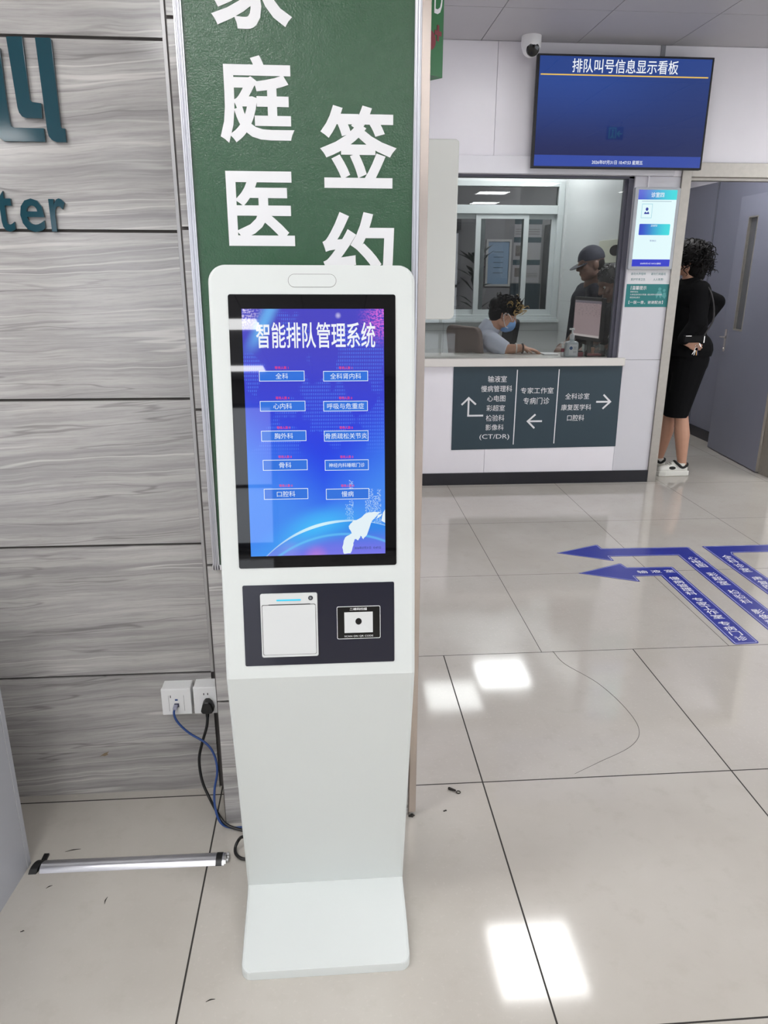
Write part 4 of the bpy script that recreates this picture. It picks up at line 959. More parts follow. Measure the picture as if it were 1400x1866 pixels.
mb = MB(); mb.prism([(-.062+.026*math.cos(2*PI*k/24), .092+.026*math.sin(2*PI*k/24)) for k in range(24)], 0, 0.0012, 0, GM); mb.build('red_disc', [RED], gs, smooth=False)
# exit sign hanging over the passage (its reflection shows in the television)
ES = thing('exit_sign', (2.79, 2.5, 2.68), 'green illuminated exit sign hanging from the lobby ceiling, seen in the television reflection', 'sign')
mb = MB(); mb.box(2.70, 2.86, 2.46, 2.48, 2.68, 2.79); mb.build('box', [mat('exit_dark_green', (10, 40, 28), 0.3)], ES)
EGm = emat('exit_green', (60, 235, 160), 1.6); Em = frame((0, 2.481, 0), (-1, 0, 0), (0, 0, 1))
mb = MB(); mb.ring([(-2.79, 2.69), (-2.72, 2.69), (-2.72, 2.782), (-2.79, 2.782)], [(-2.782, 2.69), (-2.728, 2.69), (-2.728, 2.774), (-2.782, 2.774)], 0, 0.001, 0, Em); mb.stroke([(-2.77, 2.69), (-2.755, 2.715), (-2.758, 2.745)], 0.009, 0, 0.001, 0, Em); mb.stroke([(-2.738, 2.69), (-2.752, 2.712)], 0.009, 0, 0.001, 0, Em); mb.prism([(-2.756+.009*math.cos(k), 2.758+.009*math.sin(k)) for k in [2*PI*i/12 for i in range(12)]], 0, 0.001, 0, Em); mb.stroke([(-2.850, 2.73), (-2.805, 2.73)], 0.008, 0, 0.001, 0, Em); mb.stroke([(-2.825, 2.755), (-2.802, 2.73), (-2.825, 2.705)], 0.008, 0, 0.001, 0, Em)
mb.build('pictogram', [EGm], ES, smooth=False)
mb = MB()
for x in (2.72, 2.84): mb.tube([(x, 2.47, 2.79), (x, 2.47, 2.84)], 0.003, 8)
mb.build('hanger', [STEEL], ES)

# ------------------------------------------------------------------ desk items behind the glass
bt = thing('sanitizer_bottle', (1.757, 5.36, 0.905), 'clear hand sanitizer pump bottle with white label on the counter', 'bottle')
Bm_ = Matrix.Translation((1.757, 5.36, 0.9045))
mb = MB(); vs, fs = [], []
prof = [(0.0, 0.94), (0.004, 1.0), (0.085, 1.0), (0.100, 0.93), (0.108, 0.72), (0.112, 0.36), (0.128, 0.33)]
for z, s_ in prof:
    for p in rrect(-0.048*s_, 0.048*s_, -0.026*min(1, s_*1.05), 0.026*min(1, s_*1.05), 0.016*s_, 4): vs.append((p[0], p[1], z))
k_ = len(vs)//len(prof)
for i in range(len(prof)-1):
    for q in range(k_): fs.append((i*k_+q, i*k_+(q+1) % k_, (i+1)*k_+(q+1) % k_, (i+1)*k_+q))
fs += [list(range(k_))[::-1], list(range((len(prof)-1)*k_, len(prof)*k_))]
mb.add(vs, fs, 0, Bm_); mb.build('body', [mat('translucent_white_plastic', (196, 202, 206), 0.15)], bt)
mb = MB(); mb.lathe([(0.017, 0.126), (0.017, 0.146), (0.013, 0.158), (0.006, 0.162), (0.006, 0.185), (0.014, 0.187), (0.014, 0.198), (0.002, 0.200)], 18, 0, Bm_); mb.box(-0.022, 0.012, -0.007, 0.007, 0.187, 0.199, 0, Bm_); mb.build('pump', [WHITE2], bt)
mb = MB(); Lb = frame((1.757, 5.36-0.0262, 0.9045), (1, 0, 0), (0, 0, 1)); mb.quad(-0.024, 0.036, 0.012, 0.088, 0.0004, 0, Lb)
mb.prism([(-0.010+0.012*math.cos(2*PI*k/20), 0.062+0.012*math.sin(2*PI*k/20)) for k in range(20)], 0.0004, 0.0007, 1, Lb)
for zz in (0.030, 0.038, 0.052, 0.060, 0.068): mb.quad(0.006, 0.030, zz, zz+0.0025, 0.0008, 2, Lb)
mb.build('label', [WN, mat('label_blue', (60, 90, 140), 0.5), mat('label_grey', (130, 134, 140), 0.5)], bt, smooth=False)
sb = thing('spray_bottle', (1.697, 5.37, 0.905), 'tiny spray bottle with red cap band left of the sanitizer', 'bottle')
mb = MB(); Sm = Matrix.Translation((1.697, 5.37, 0.9045)); mb.lathe([(0.011, 0), (0.012, 0.003), (0.012, 0.032)], 16, 0, Sm); mb.lathe([(0.012, 0.032), (0.0115, 0.058)], 16, 1, Sm); mb.build('body', [WHITE2, mat('crimson_plastic', (138, 36, 58), 0.3)], sb)
mb = MB(); mb.lathe([(0.008, 0.058), (0.008, 0.078), (0.005, 0.085), (0.005, 0.094)], 14, 0, Sm); mb.box(-0.016, 0.006, -0.005, 0.005, 0.090, 0.100, 0, Sm); mb.build('spray_head', [WHITE2], sb)
tp = MB(); Tm = Matrix.Translation((1.832, 5.40, 0.9045)); tp.lathe([(0.030, 0.0), (0.031, 0.004), (0.031, 0.026), (0.029, 0.030)], 22, 0, Tm); tp.lathe([(0.024, 0.030), (0.024, 0.036), (0.022, 0.038)], 22, 1, Tm)
tag(tp.build('ink_pot', [mat('wine_red_plastic', (120, 28, 44), 0.3), BLACKM]), 'wine red round ink pot between the sanitizer bottle and acrylic tray', 'pot')
# acrylic tray with a wooden stamp on it
tr = MB(); x0, x1, y0, y1 = 1.868, 1.995, 5.34, 5.46
for a in ((x0, x1, y0, y0+0.003), (x0, x1, y1-0.003, y1), (x0, x0+0.003, y0, y1), (x1-0.003, x1, y0, y1)): tr.box(*a, 0.9045, 0.985)
tr.box(x0, x1, y0, y1, 0.9045, 0.9075); tag(tr.build('acrylic_tray', [GLASS], smooth=False), 'clear acrylic tray on the counter at the right end of the glass', 'tray')
st_ = thing('stamp', (1.93, 5.40, 0.908), 'wooden handled rubber stamp with red base inside the acrylic tray', 'stamp')
mb = MB(); mb.box(1.878, 1.985, 5.365, 5.435, 0.908, 0.921); mb.build('pad', [mat('stamp_red', (150, 60, 66), 0.5)], st_, bevel=0.002)
mb = MB(); Tm = Matrix.Translation((1.93, 5.40, 0.921)); mb.lathe([(0.013, 0), (0.010, 0.015), (0.014, 0.035), (0.013, 0.045)], 16, 0, Tm); mb.build('handle', [mat('warm_wood', (168, 108, 76), 0.5)], st_)
tr = MB(); x0, x1, y0, y1 = 2.002, 2.052, 5.345, 5.40
for a in ((x0, x1, y0, y0+0.002), (x0, x1, y1-0.002, y1), (x0, x0+0.002, y0, y1), (x1-0.002, x1, y0, y1)): tr.box(*a, 0.9045, 0.952)
tr.box(x0, x1, y0, y1, 0.9045, 0.9065); tag(tr.build('acrylic_cup', [GLASS], smooth=False), 'tiny clear acrylic clip box in the right window corner', 'box')
kb = MB(); kb.box(1.585, 1.690, 5.44, 5.56, 0.9045, 0.914); tag(kb.build('paper_pad', [PAPER], bevel=0.001), 'white paper pad lying on the desk before the seated nurse', 'paper')
# monitor, screen turned to the nurse
mo = thing('monitor', (1.94, 5.58, 0.905), 'black computer monitor turned sideways on the reception desk', 'monitor')
Rr = Vector((1.975, 5.40, 0)); Ll = Vector((1.880, 5.745, 0)); MM = frame((Ll.x, Ll.y, 0), (Rr-Ll), (0, 0, 1)); Wd = (Rr-Ll).length
mb = MB(); mb.prism(rrect(0, Wd, 1.0, 1.308, 0.006), -0.030, 0.0, 0, MM); mb.build('casing', [BLACKM], mo, bevel=0.002)
def mon_screen():
    t = NT('monitor_display'); gx, gy, gz = t.sep(t.coord('Generated'))
    rowm = t.m('LESS_THAN', t.m('FRACT', t.m('MULTIPLY', gz, 22.0)), 0.45)
    nz = t.noise(t.comb(t.m('MULTIPLY', gy, 14), t.m('FLOOR', t.m('MULTIPLY', gz, 22.0)), 0.0), 1.0, 2)
    ink = t.m('MULTIPLY', t.m('MULTIPLY', rowm, t.ss(nz, 0.5, 0.56)), t.m('MULTIPLY', t.ss(gz, 0.55, 0.6), 0.5))
    c = t.mix(ink, lin((134, 116, 118)), lin((82, 72, 78)))
    c = t.mix(t.m('GREATER_THAN', gz, 0.93), c, lin((92, 84, 92))); c = t.mix(t.m('LESS_THAN', gz, 0.06), c, lin((170, 160, 158)))
    t.put(t.b.inputs['Base Color'], (0.01, 0.01, 0.01)); t.b.inputs['Roughness'].default_value = 0.25
    t.put(t.b.inputs['Emission Color'], c); t.b.inputs['Emission Strength'].default_value = 1.0
    return t.mat
mb = MB(); mb.quad(0.013, Wd-0.013, 1.026, 1.285, 0.0008, 0, MM); mb.build('screen', [mon_screen()], mo, smooth=False)
mb = MB(); mb.box(Wd/2-0.03, Wd/2+0.03, 0.91, 1.10, -0.052, -0.031, 0, MM); mb.build('neck', [BLACKM], mo)
mb = MB(); mb.box(Wd/2-0.10, Wd/2+0.10, 0.9045, 0.915, -0.10, 0.06, 0, MM); mb.build('foot', [BLACKM], mo, bevel=0.003)
# dispenser on the side wall
di = thing('wall_dispenser', (2.395, 6.42, 1.56), 'cream wall device with a dark oval window behind the two men', 'dispenser')
Dm = frame((2.40, 6.65, 0), (0, -1, 0), (0, 0, 1))
mb = MB(); mb.prism(rrect(0.0, 0.54, 1.555, 1.735, 0.012), 0.0, 0.05, 0, Dm); mb.build('case', [mat('cream_plastic', (205, 206, 188), 0.4)], di, bevel=0.003)
mb = MB(); mb.prism([(0.40+0.125*math.cos(2*PI*k/28), 1.65+0.042*math.sin(2*PI*k/28)) for k in range(28)], 0.05, 0.053, 0, Dm); mb.build('oval_window', [BLACK], di)

# ------------------------------------------------------------------ people
SKIN = mat('skin', (196, 150, 126), 0.5, var=0.06, scale=20)
SKIN2 = mat('backlit_dark_skin', (112, 82, 68), 0.5, var=0.06, scale=20)  # skin of the men darkened, their backlit shade put into the colour
HAIR = mat('black_hair', (14, 12, 12), 0.6, spec=0.2, var=0.2, scale=40); HAIR2 = mat('gold_hair', (168, 138, 84), 0.45, var=0.2); GREYH = mat('dark_grey_hair', (38, 36, 36), 0.45, var=0.2)
CLOTHB = mat('black_cloth', (13, 13, 15), 0.9, spec=0.15, var=0.15, bump=0.15, bscale=300); CLOTHD = mat('dark_navy_cloth', (24, 26, 36), 0.9, spec=0.2, var=0.12, bump=0.15, bscale=300); COAT = mat('white_coat_cloth', (206, 210, 224), 0.8, var=0.03, bump=0.15, bscale=120, bdist=0.003)
MASKM = mat('blue_mask_fabric', (130, 172, 224), 0.8, var=0.05); CAPM = mat('dark_cap_cloth', (40, 42, 56), 0.75, var=0.1)

def head(mb, c, f, u, k=1.0, neck=None):
    c, f, u = Vector(c), Vector(f).normalized(), Vector(u); sd = f.cross(u).normalized(); u = sd.cross(f).normalized()
    Rm = Matrix((f, sd, u)).transposed()
    def E(a, b_, h, r, seg=18): mb.ball(c+(f*a+sd*b_+u*h)*k, Vector(r)*k, 0, seg, rot=Rm)
    E(-0.008, 0, 0.025, (0.096, 0.074, 0.092)); E(0.028, 0, -0.040, (0.062, 0.060, 0.072)); E(0.060, 0, -0.092, (0.026, 0.030, 0.022))
    E(0.074, 0, 0.032, (0.020, 0.052, 0.016)); E(0.078, 0, -0.058, (0.020, 0.026, 0.009)); E(0.078, 0, -0.068, (0.017, 0.023, 0.008))
    for s_ in (-1, 1): E(0.066, s_*0.038, -0.018, (0.024, 0.022, 0.020)); E(-0.004, s_*0.074, -0.012, (0.022, 0.012, 0.033)); E(0.010, s_*0.05, -0.06, (0.04, 0.018, 0.03))
    a = c+(f*0.086+u*0.022)*k; b_ = c+(f*0.108-u*0.026)*k; mb.capsule(a, b_, 0.010*k, 0.0135*k, 12)
    for s_ in (-1, 1): mb.ball(c+(f*0.096-u*0.030+sd*0.012*s_)*k, 0.009*k, 0, 10)
    if neck is not None: mb.capsule(c+(f*-0.02-u*0.05)*k, neck, 0.052*k, 0.060*k)
    return f, sd, u
def hand(mb, w_, d, n_, k=1.0, curl=0.5):
    w_, d, n_ = Vector(w_), Vector(d).normalized(), Vector(n_).normalized(); a = d.cross(n_).normalized()
    for o_ in (-0.022, -0.008, 0.008, 0.022): mb.capsule(w_+d*0.012*k+a*o_*0.7*k, w_+d*0.085*k+a*o_*k, 0.014*k, 0.0115*k, 10)
    for o_, L in ((-0.027, 0.066), (-0.009, 0.076), (0.010, 0.071), (0.028, 0.056)):
        p = w_+d*0.088*k+a*o_*1.06*k; ang = 0.0
        for j, fr in enumerate((0.45, 0.32, 0.25)):
            ang += curl*(0.6+0.3*j); q = p+(d*math.cos(ang)+n_*math.sin(ang))*L*fr*k
            mb.capsule(p, q, (0.0088-0.0008*j)*k, (0.0082-0.0008*j)*k, 8); p = q
    p = w_+d*0.025*k-a*0.022*k; q = p+(d*0.6-a*0.75+n_*0.25).normalized()*0.040*k; mb.capsule(p, q, 0.012*k, 0.0095*k, 8); mb.capsule(q, q+(d*0.85-a*0.25+n_*0.4).normalized()*0.030*k, 0.0092*k, 0.008*k, 8)
def eyes(parent, c, f, u, k=1.0):
    f = Vector(f).normalized(); sd = f.cross(Vector(u)).normalized(); u = sd.cross(f)
    for s_ in (-1, 1):
        mb = MB(); mb.ball(Vector(c)+(f*0.0755+sd*s_*0.033+u*0.006)*k, 0.0098*k, 0, 12); mb.ball(Vector(c)+(f*0.0805+sd*s_*0.033+u*0.005)*k, 0.0060*k, 1, 10)
        mb.build('eye', [mat('eye_white', (170, 164, 158), 0.3), BLACK], parent)  # eye whites darkened, shade on the faces put into the colour
def curls(mb, c, f, u, n_, r0, L, rad, mi=lambda: 0, back=True, seed=1):
    rnd = random.Random(seed); c = Vector(c); f = Vector(f).normalized(); sd = f.cross(Vector(u)).normalized(); u = sd.cross(f)
    for _ in range(n_):
        th = rnd.uniform(0.0, 2*PI); ph = rnd.uniform(0.05, 1.9)
        d = (f*math.cos(th)*math.sin(ph)+sd*math.sin(th)*math.sin(ph)+u*math.cos(ph))
        if back and d.dot(f) > 0.55 and d.dot(u) < 0.45: continue
        p = c+Vector((0, 0, 0))+f*d.dot(f)*r0[0]+sd*d.dot(sd)*r0[1]+u*d.dot(u)*r0[2]
        dirn = (d*0.35-Vector((0, 0, 1))*rnd.uniform(0.5, 1.1)+Vector((rnd.uniform(-1, 1), rnd.uniform(-1, 1), rnd.uniform(-.4, .6)))*0.45).normalized()
        e1 = dirn.orthogonal().normalized(); e2 = dirn.cross(e1); ln = L*rnd.uniform(0.5, 1.1); cr = rad*rnd.uniform(0.6, 1.3); ph0 = rnd.uniform(0, 6.28); tw = rnd.uniform(1.0, 2.2)
        pts_ = [p+dirn*ln*t_+(e1*math.cos(ph0+tw*2*PI*t_)+e2*math.sin(ph0+tw*2*PI*t_))*cr*min(1, t_*3)-(e1*math.cos(ph0)+e2*math.sin(ph0))*0 for t_ in [i/9 for i in range(10)]]
        mb.tube(pts_, [0.0055, 0.0045, 0.0015], 5, mi(), 2)

# --- woman in black in the doorway, seen from behind her left side
wo = thing('person', (2.66, 5.43, 0), 'woman with curly black hair in black jacket and skirt standing in the grey doorway', 'person')
hc, hf = (2.578, 5.43, 1.575), (-0.93, 0.34, -0.05)
mb = MB(); head(mb, hc, hf, (0, 0, 1), 0.97, neck=(2.612, 5.425, 1.41))
mb.capsule((2.62, 5.425, 1.40), (2.65, 5.43, 1.0), 0.08, 0.10); mb.capsule((2.62, 5.30, 1.37), (2.62, 5.55, 1.37), 0.06, 0.06); mb.ball((2.665, 5.43, 0.90), (0.11, 0.155, 0.13))
mb.capsule((2.66, 5.365, 0.88), (2.640, 5.372, 0.48), 0.085, 0.053); mb.capsule((2.640, 5.372, 0.48), (2.672, 5.378, 0.32), 0.050, 0.056); mb.capsule((2.672, 5.378, 0.32), (2.700, 5.385, 0.105), 0.056, 0.034); mb.capsule((2.700, 5.385, 0.105), (2.706, 5.385, 0.07), 0.034, 0.036); mb.capsule((2.70, 5.385, 0.06), (2.58, 5.38, 0.045), 0.033, 0.026)
mb.capsule((2.66, 5.50, 0.88), (2.605, 5.515, 0.48), 0.085, 0.053); mb.capsule((2.605, 5.515, 0.48), (2.618, 5.53, 0.32), 0.050, 0.054); mb.capsule((2.618, 5.53, 0.32), (2.590, 5.545, 0.105), 0.054, 0.034); mb.capsule((2.59, 5.545, 0.07), (2.48, 5.54, 0.045), 0.034, 0.026)
mb.capsule((2.62, 5.265, 1.365), (2.605, 5.225, 1.15), 0.045, 0.036); mb.capsule((2.605, 5.23, 1.15), (2.522, 5.245, 1.030), 0.036, 0.026); hand(mb, (2.520, 5.245, 1.028), (0.85, -0.02, -0.35), (0.1, -0.9, -0.2), 0.9, 0.35)
mb.capsule((2.66, 5.575, 1.37), (2.945, 5.635, 1.272), 0.045, 0.038); mb.capsule((2.945, 5.635, 1.272), (2.78, 5.585, 1.06), 0.038, 0.027); hand(mb, (2.78, 5.585, 1.06), (-0.8, -0.2, -0.3), (0.2, -0.9, 0.1), 0.9, 0.3)
blob(mb, 'body', [SKIN], wo, 0.006)
mb = MB()
mb.ball((2.615, 5.425, 1.33), (0.125, 0.19, 0.12), 0, 20); mb.capsule((2.62, 5.425, 1.28), (2.65, 5.43, 1.02), 0.125, 0.125); mb.ball((2.64, 5.43, 1.10), (0.125, 0.165, 0.20), 0, 20); mb.ball((2.665, 5.43, 0.95), (0.165, 0.185, 0.14), 0, 20)
mb.capsule((2.615, 5.40, 1.40), (2.615, 5.45, 1.40), 0.075, 0.075); mb.capsule((2.62, 5.28, 1.36), (2.62, 5.56, 1.36), 0.075, 0.075)
mb.capsule((2.62, 5.262, 1.355), (2.605, 5.225, 1.15), 0.068, 0.060); mb.capsule((2.605, 5.228, 1.15), (2.530, 5.243, 1.040), 0.058, 0.046)
mb.capsule((2.67, 5.57, 1.36), (2.94, 5.632, 1.272), 0.068, 0.058); mb.capsule((2.94, 5.632, 1.272), (2.79, 5.588, 1.072), 0.058, 0.046)
blob(mb, 'jacket', [CLOTHB], wo, 0.007, 8, cuts=[((0, 0, 0.905), (0, 0, -1)), ((2.60, 5.42, 1.452), (-0.3, 0, 1))])
mb = MB(); mb.ball((2.668, 5.43, 0.88), (0.142, 0.175, 0.17), 0, 20); mb.capsule((2.665, 5.375, 0.86), (2.612, 5.385, 0.43), 0.120, 0.074); mb.capsule((2.665, 5.49, 0.86), (2.600, 5.50, 0.43), 0.120, 0.074); mb.capsule((2.62, 5.40, 0.6), (2.61, 5.40, 0.42), 0.09, 0.076)
blob(mb, 'skirt', [CLOTHB], wo, 0.007, 8, cuts=[((0, 0, 0.455), (0, 0, -1))])
mb = MB(); mb.ball((2.588, 5.435, 1.605), (0.115, 0.105, 0.108), 0, 20); mb.ball((2.635, 5.43, 1.535), (0.090, 0.105, 0.115), 0, 20); mb.ball((2.645, 5.425, 1.475), (0.062, 0.085, 0.07), 0, 16)
curls(mb, (2.60, 5.432, 1.60), hf, (0, 0, 1), 330, (0.110, 0.106, 0.104), 0.13, 0.017, seed=3)
mb.build('hair', [HAIR], wo)
SHW = mat('white_leather', (226, 225, 218), 0.35, var=0.03); SHB = mat('black_suede', (18, 18, 18), 0.7)
def shoe(ax, ay, dx, dy, k=1.0):
    d = Vector((dx, dy, 0)).normalized(); M = frame((ax, ay, 0), d, Vector((-d.y, d.x, 0)))
    m2 = MB()
    sole = [(-0.062, -0.030), (-0.045, -0.040), (0.06, -0.042), (0.13, -0.044), (0.175, -0.030), (0.190, 0.0), (0.175, 0.032), (0.13, 0.044), (0.06, 0.040), (-0.045, 0.038), (-0.062, 0.028)]
    m2.prism(sole, 0.001, 0.038, 0, M); m2.build('sole', [SHW], wo, bevel=0.004)
    u_ = MB(); u_.capsule(M @ Vector((-0.022, 0, 0.052)), M @ Vector((0.10, 0, 0.050)), 0.037, 0.037); u_.capsule(M @ Vector((0.10, 0, 0.050)), M @ Vector((0.150, 0, 0.044)), 0.038, 0.030); u_.capsule(M @ Vector((-0.020, 0, 0.068)), M @ Vector((0.055, 0, 0.078)), 0.036, 0.028)
    blob(u_, 'shoe_upper', [SHW], wo, 0.005, 4, cuts=[((ax, ay, 0.034), (0, 0, -1))])
    c_ = MB(); c_.tube([M @ Vector((-0.054, 0.0, 0.088)), M @ Vector((-0.036, -0.031, 0.080)), M @ Vector((0.0, -0.037, 0.068)), M @ Vector((0.034, -0.032, 0.094)), M @ Vector((0.05, 0, 0.108)), M @ Vector((0.034, 0.032, 0.094)), M @ Vector((0.0, 0.037, 0.068)), M @ Vector((-0.036, 0.031, 0.080)), M @ Vector((-0.054, 0.0, 0.088))], 0.010, 8, 0, 4); tag(c_.build('shoe_collar', [SHB], wo), 'black shoe collar')
    p_ = MB()
    for sg in (-1, 1): p_.ball(M @ Vector((0.075, sg*0.030, 0.062)), (0.030, 0.010, 0.014), 0, 12, rot=M.to_3x3())
    tag(p_.build('shoe_patch', [SHB], wo), 'black side patch')
    l_ = MB()
    for q in range(4): l_.tube([M @ Vector((0.055+q*0.018, -0.020, 0.097-q*0.006)), M @ Vector((0.060+q*0.018, 0, 0.106-q*0.006)), M @ Vector((0.055+q*0.018, 0.020, 0.097-q*0.006))], 0.003, 6, 0, 3)
    l_.build('laces', [SHW], wo)
    s_ = MB(); s_.lathe([(0.040, 0.070), (0.041, 0.098), (0.037, 0.099)], 18, 0, Matrix.Translation((ax+d.x*0.002, ay+d.y*0.002, 0))); s_.build('sock', [SHW], wo)
shoe(2.692, 5.385, -1, 0.0); shoe(2.585, 5.545, -1, -0.02)
hb_ = thing('handbag', (2.58, 5.20, 0.98), 'small black shoulder bag with silver fittings at the hip of the woman in black', 'bag')
mb = MB(); mb.box(2.49, 2.640, 5.150, 5.185, 1.018, 1.066); mb.build('body', [mat('black_leather', (9, 9, 10), 0.7, spec=0.2)], hb_, bevel=0.008, seg=3)
mb = MB(); mb.tube([(2.632, 5.165, 1.065), (2.685, 5.170, 1.17), (2.680, 5.185, 1.28), (2.650, 5.205, 1.37), (2.61, 5.27, 1.437)], 0.0065, 8, 0, 6); mb.build('strap', [mat('worn_black_leather', (34, 32, 34), 0.45)], hb_)
for x0, x1, z0, z1 in ((2.495, 2.535, 1.062, 1.067), (2.626, 2.632, 1.018, 1.064)):
    mb = MB(); mb.box(x0, x1, 5.1465, 5.151, z0, z1); mb.build('silver_fitting', [CHROME], hb_)
ky = thing('key_bunch', (2.615, 5.19, 0.94), 'bunch of metal keys hanging from the hand of the woman in black', 'keys')
mb = MB(); mb.tube([(2.598+0.011*math.cos(a), 5.180, 0.994+0.011*math.sin(a)) for a in [2*PI*i/16 for i in range(17)]], 0.0015, 6, 0); mb.build('ring', [CHROME], ky)
for dx, dz, m_ in ((-0.030, -0.052, CHROME), (-0.018, -0.066, CHROME), (0.004, -0.064, mat('brass_key', (196, 150, 90), 0.3, metal=0.8)), (0.014, -0.058, mat('blue_key_tag', (40, 46, 90), 0.4))):
    a = Vector((2.598, 5.178, 0.985)); d = Vector((dx, 0, dz)).normalized(); Mq = frame(a, (d.z*-1, 0, d.x), d*-1)
    mb = MB(); mb.prism([(-0.005, -0.004), (0.005, -0.004), (0.0065, -0.020), (0.0025, -0.024), (0.0025, -0.056), (-0.0025, -0.056), (-0.0025, -0.024), (-0.0065, -0.020)], -0.001, 0.001, 0, Mq); mb.build('key', [m_], ky)
mb = MB(); mb.prism([(-0.004, 0.0), (0.004, 0.0), (0.005, -0.022), (0.0, -0.032), (-0.004, -0.022)], -0.003, 0.003, 0, frame((2.612, 5.178, 1.012), (0.86, 0, 0.5), (-0.5, 0, 0.86))); tag(mb.build('fob', [CHROME], ky), 'shiny silver fob')

# --- seated nurse
nu = thing('person', (1.18, 5.86, 0), 'nurse in white short sleeved coat and blue mask seated behind the reception glass', 'person')
hc, hf, hu = (1.352, 5.80, 1.175), (0.88, 0.05, -0.36), (0.36, 0, 0.93)
mb = MB(); f_, s_, u_ = head(mb, hc, hf, hu, 1.02, neck=(1.262, 5.84, 1.055))
mb.capsule((1.20, 5.86, 0.58), (1.225, 5.86, 0.92), 0.12, 0.11); mb.capsule((1.235, 5.70, 0.99), (1.235, 6.02, 0.99), 0.06, 0.06)
for yy in (5.77, 5.95): mb.capsule((1.20, yy, 0.55), (1.62, yy, 0.56), 0.085, 0.06); mb.capsule((1.62, yy, 0.56), (1.62, yy, 0.12), 0.055, 0.04); mb.capsule((1.60, yy, 0.07), (1.74, yy, 0.05), 0.04, 0.03)
mb.capsule((1.245, 5.68, 0.985), (1.330, 5.60, 0.925), 0.047, 0.043); mb.capsule((1.330, 5.60, 0.930), (1.445, 5.555, 0.946), 0.041, 0.029); hand(mb, (1.445, 5.553, 0.944), (1, 0.0, -0.12), (0, 0, -1), 0.92, 0.25)
mb.capsule((1.245, 6.02, 0.985), (1.35, 5.98, 0.90), 0.047, 0.04); mb.capsule((1.35, 5.98, 0.90), (1.475, 5.64, 0.940), 0.038, 0.028); hand(mb, (1.475, 5.64, 0.942), (0.75, -0.6, -0.15), (0, 0, -1), 0.92, 0.25)
blob(mb, 'body', [SKIN], nu, 0.006)
mb = MB(); mb.capsule((1.19, 5.86, 0.56), (1.21, 5.86, 0.80), 0.150, 0.150); mb.ball((1.215, 5.86, 0.93), (0.118, 0.185, 0.125), 0, 20); mb.ball((1.175, 5.86, 0.80), (0.11, 0.18, 0.20), 0, 20); mb.capsule((1.235, 5.72, 0.985), (1.235, 6.0, 0.985), 0.078, 0.078); mb.capsule((1.24, 5.84, 1.03), (1.25, 5.88, 1.035), 0.074, 0.074); mb.capsule((1.245, 5.853, 1.04), (1.272, 5.84, 1.085), 0.082, 0.078)
mb.capsule((1.245, 5.68, 0.985), (1.325, 5.605, 0.930), 0.072, 0.066); mb.capsule((1.245, 6.02, 0.985), (1.33, 5.99, 0.915), 0.07, 0.064)
for yy in (5.77, 5.95): mb.capsule((1.20, yy, 0.55), (1.45, yy, 0.56), 0.10, 0.085)
blob(mb, 'white_coat', [COAT], nu, 0.007, 6, cuts=[((1.345, 5.60, 0.92), (0.86, -0.45, -0.2)), ((1.275, 5.85, 1.118), (0.45, 0, 0.89))])
mb = MB(); F, Sd, U = f_, s_, u_; cc_ = Vector(hc)
for a_, b2, h_, r_ in ((0.072, 0, -0.052, (0.052, 0.060, 0.056)), (0.050, 0, -0.075, (0.052, 0.058, 0.045))): mb.ball(cc_+F*a_+U*h_, r_, 0, 20, rot=Matrix((F, Sd, U)).transposed())
blob(mb, 'mask', [MASKM], nu, 0.005, 4)
mb = MB()
for sg in (-1, 1):
    mb.tube([cc_+F*0.072+Sd*sg*0.055-U*0.022, cc_+F*0.04+Sd*sg*0.074+U*0.0, cc_+F*0.004+Sd*sg*0.086+U*0.014, cc_-F*0.02+Sd*sg*0.086-U*0.01, cc_+F*0.03+Sd*sg*0.070-U*0.075, cc_+F*0.06+Sd*sg*0.056-U*0.08], 0.0028, 6, 0, 5)
mb.build('mask_loop', [WHITE2], nu)
mb = MB(); Rh = Matrix((F, Sd, U)).transposed(); mb.ball(cc_-F*0.012+U*0.046, (0.104, 0.083, 0.090), 0, 20, rot=Rh); mb.ball(cc_-F*0.055+U*0.004, (0.062, 0.074, 0.085), 0, 18, rot=Rh); mb.ball(cc_-F*0.095+U*0.050, (0.042, 0.05, 0.042), 0, 14, rot=Rh); mb.ball(cc_+F*0.055+U*0.085, (0.050, 0.062, 0.038), 0, 14, rot=Rh)
rr_ = random.Random(11)
curls(mb, cc_-F*0.005+U*0.055, F, U, 150, (0.105, 0.085, 0.088), 0.06, 0.018, mi=lambda: 0, seed=5)
curls(mb, cc_+F*0.035+U*0.075, F, U, 46, (0.085, 0.075, 0.075), 0.055, 0.018, mi=lambda: (1 if rr_.random() < 0.6 else 0), back=False, seed=8)
mb.build('hair', [HAIR, HAIR2], nu)
mb = MB(); mb.tube([Vector((1.405, 5.575, 0.943))+Vector((0, 0.036*math.cos(a), 0.036*math.sin(a))) for a in [2*PI*i/20 for i in range(21)]], 0.0045, 8); mb.build('bracelet', [mat('pearl', (225, 222, 215), 0.25)], nu)
mb = MB(); mb.tube([Vector((1.45, 5.555, 0.944))+Vector((0, 0.032*math.cos(a), 0.032*math.sin(a))) for a in [2*PI*i/20 for i in range(21)]], 0.0065, 8); mb.build('wristband', [mat('brown_band', (70, 48, 40), 0.5)], nu)
eyes(nu, hc, hf, hu, 1.02)
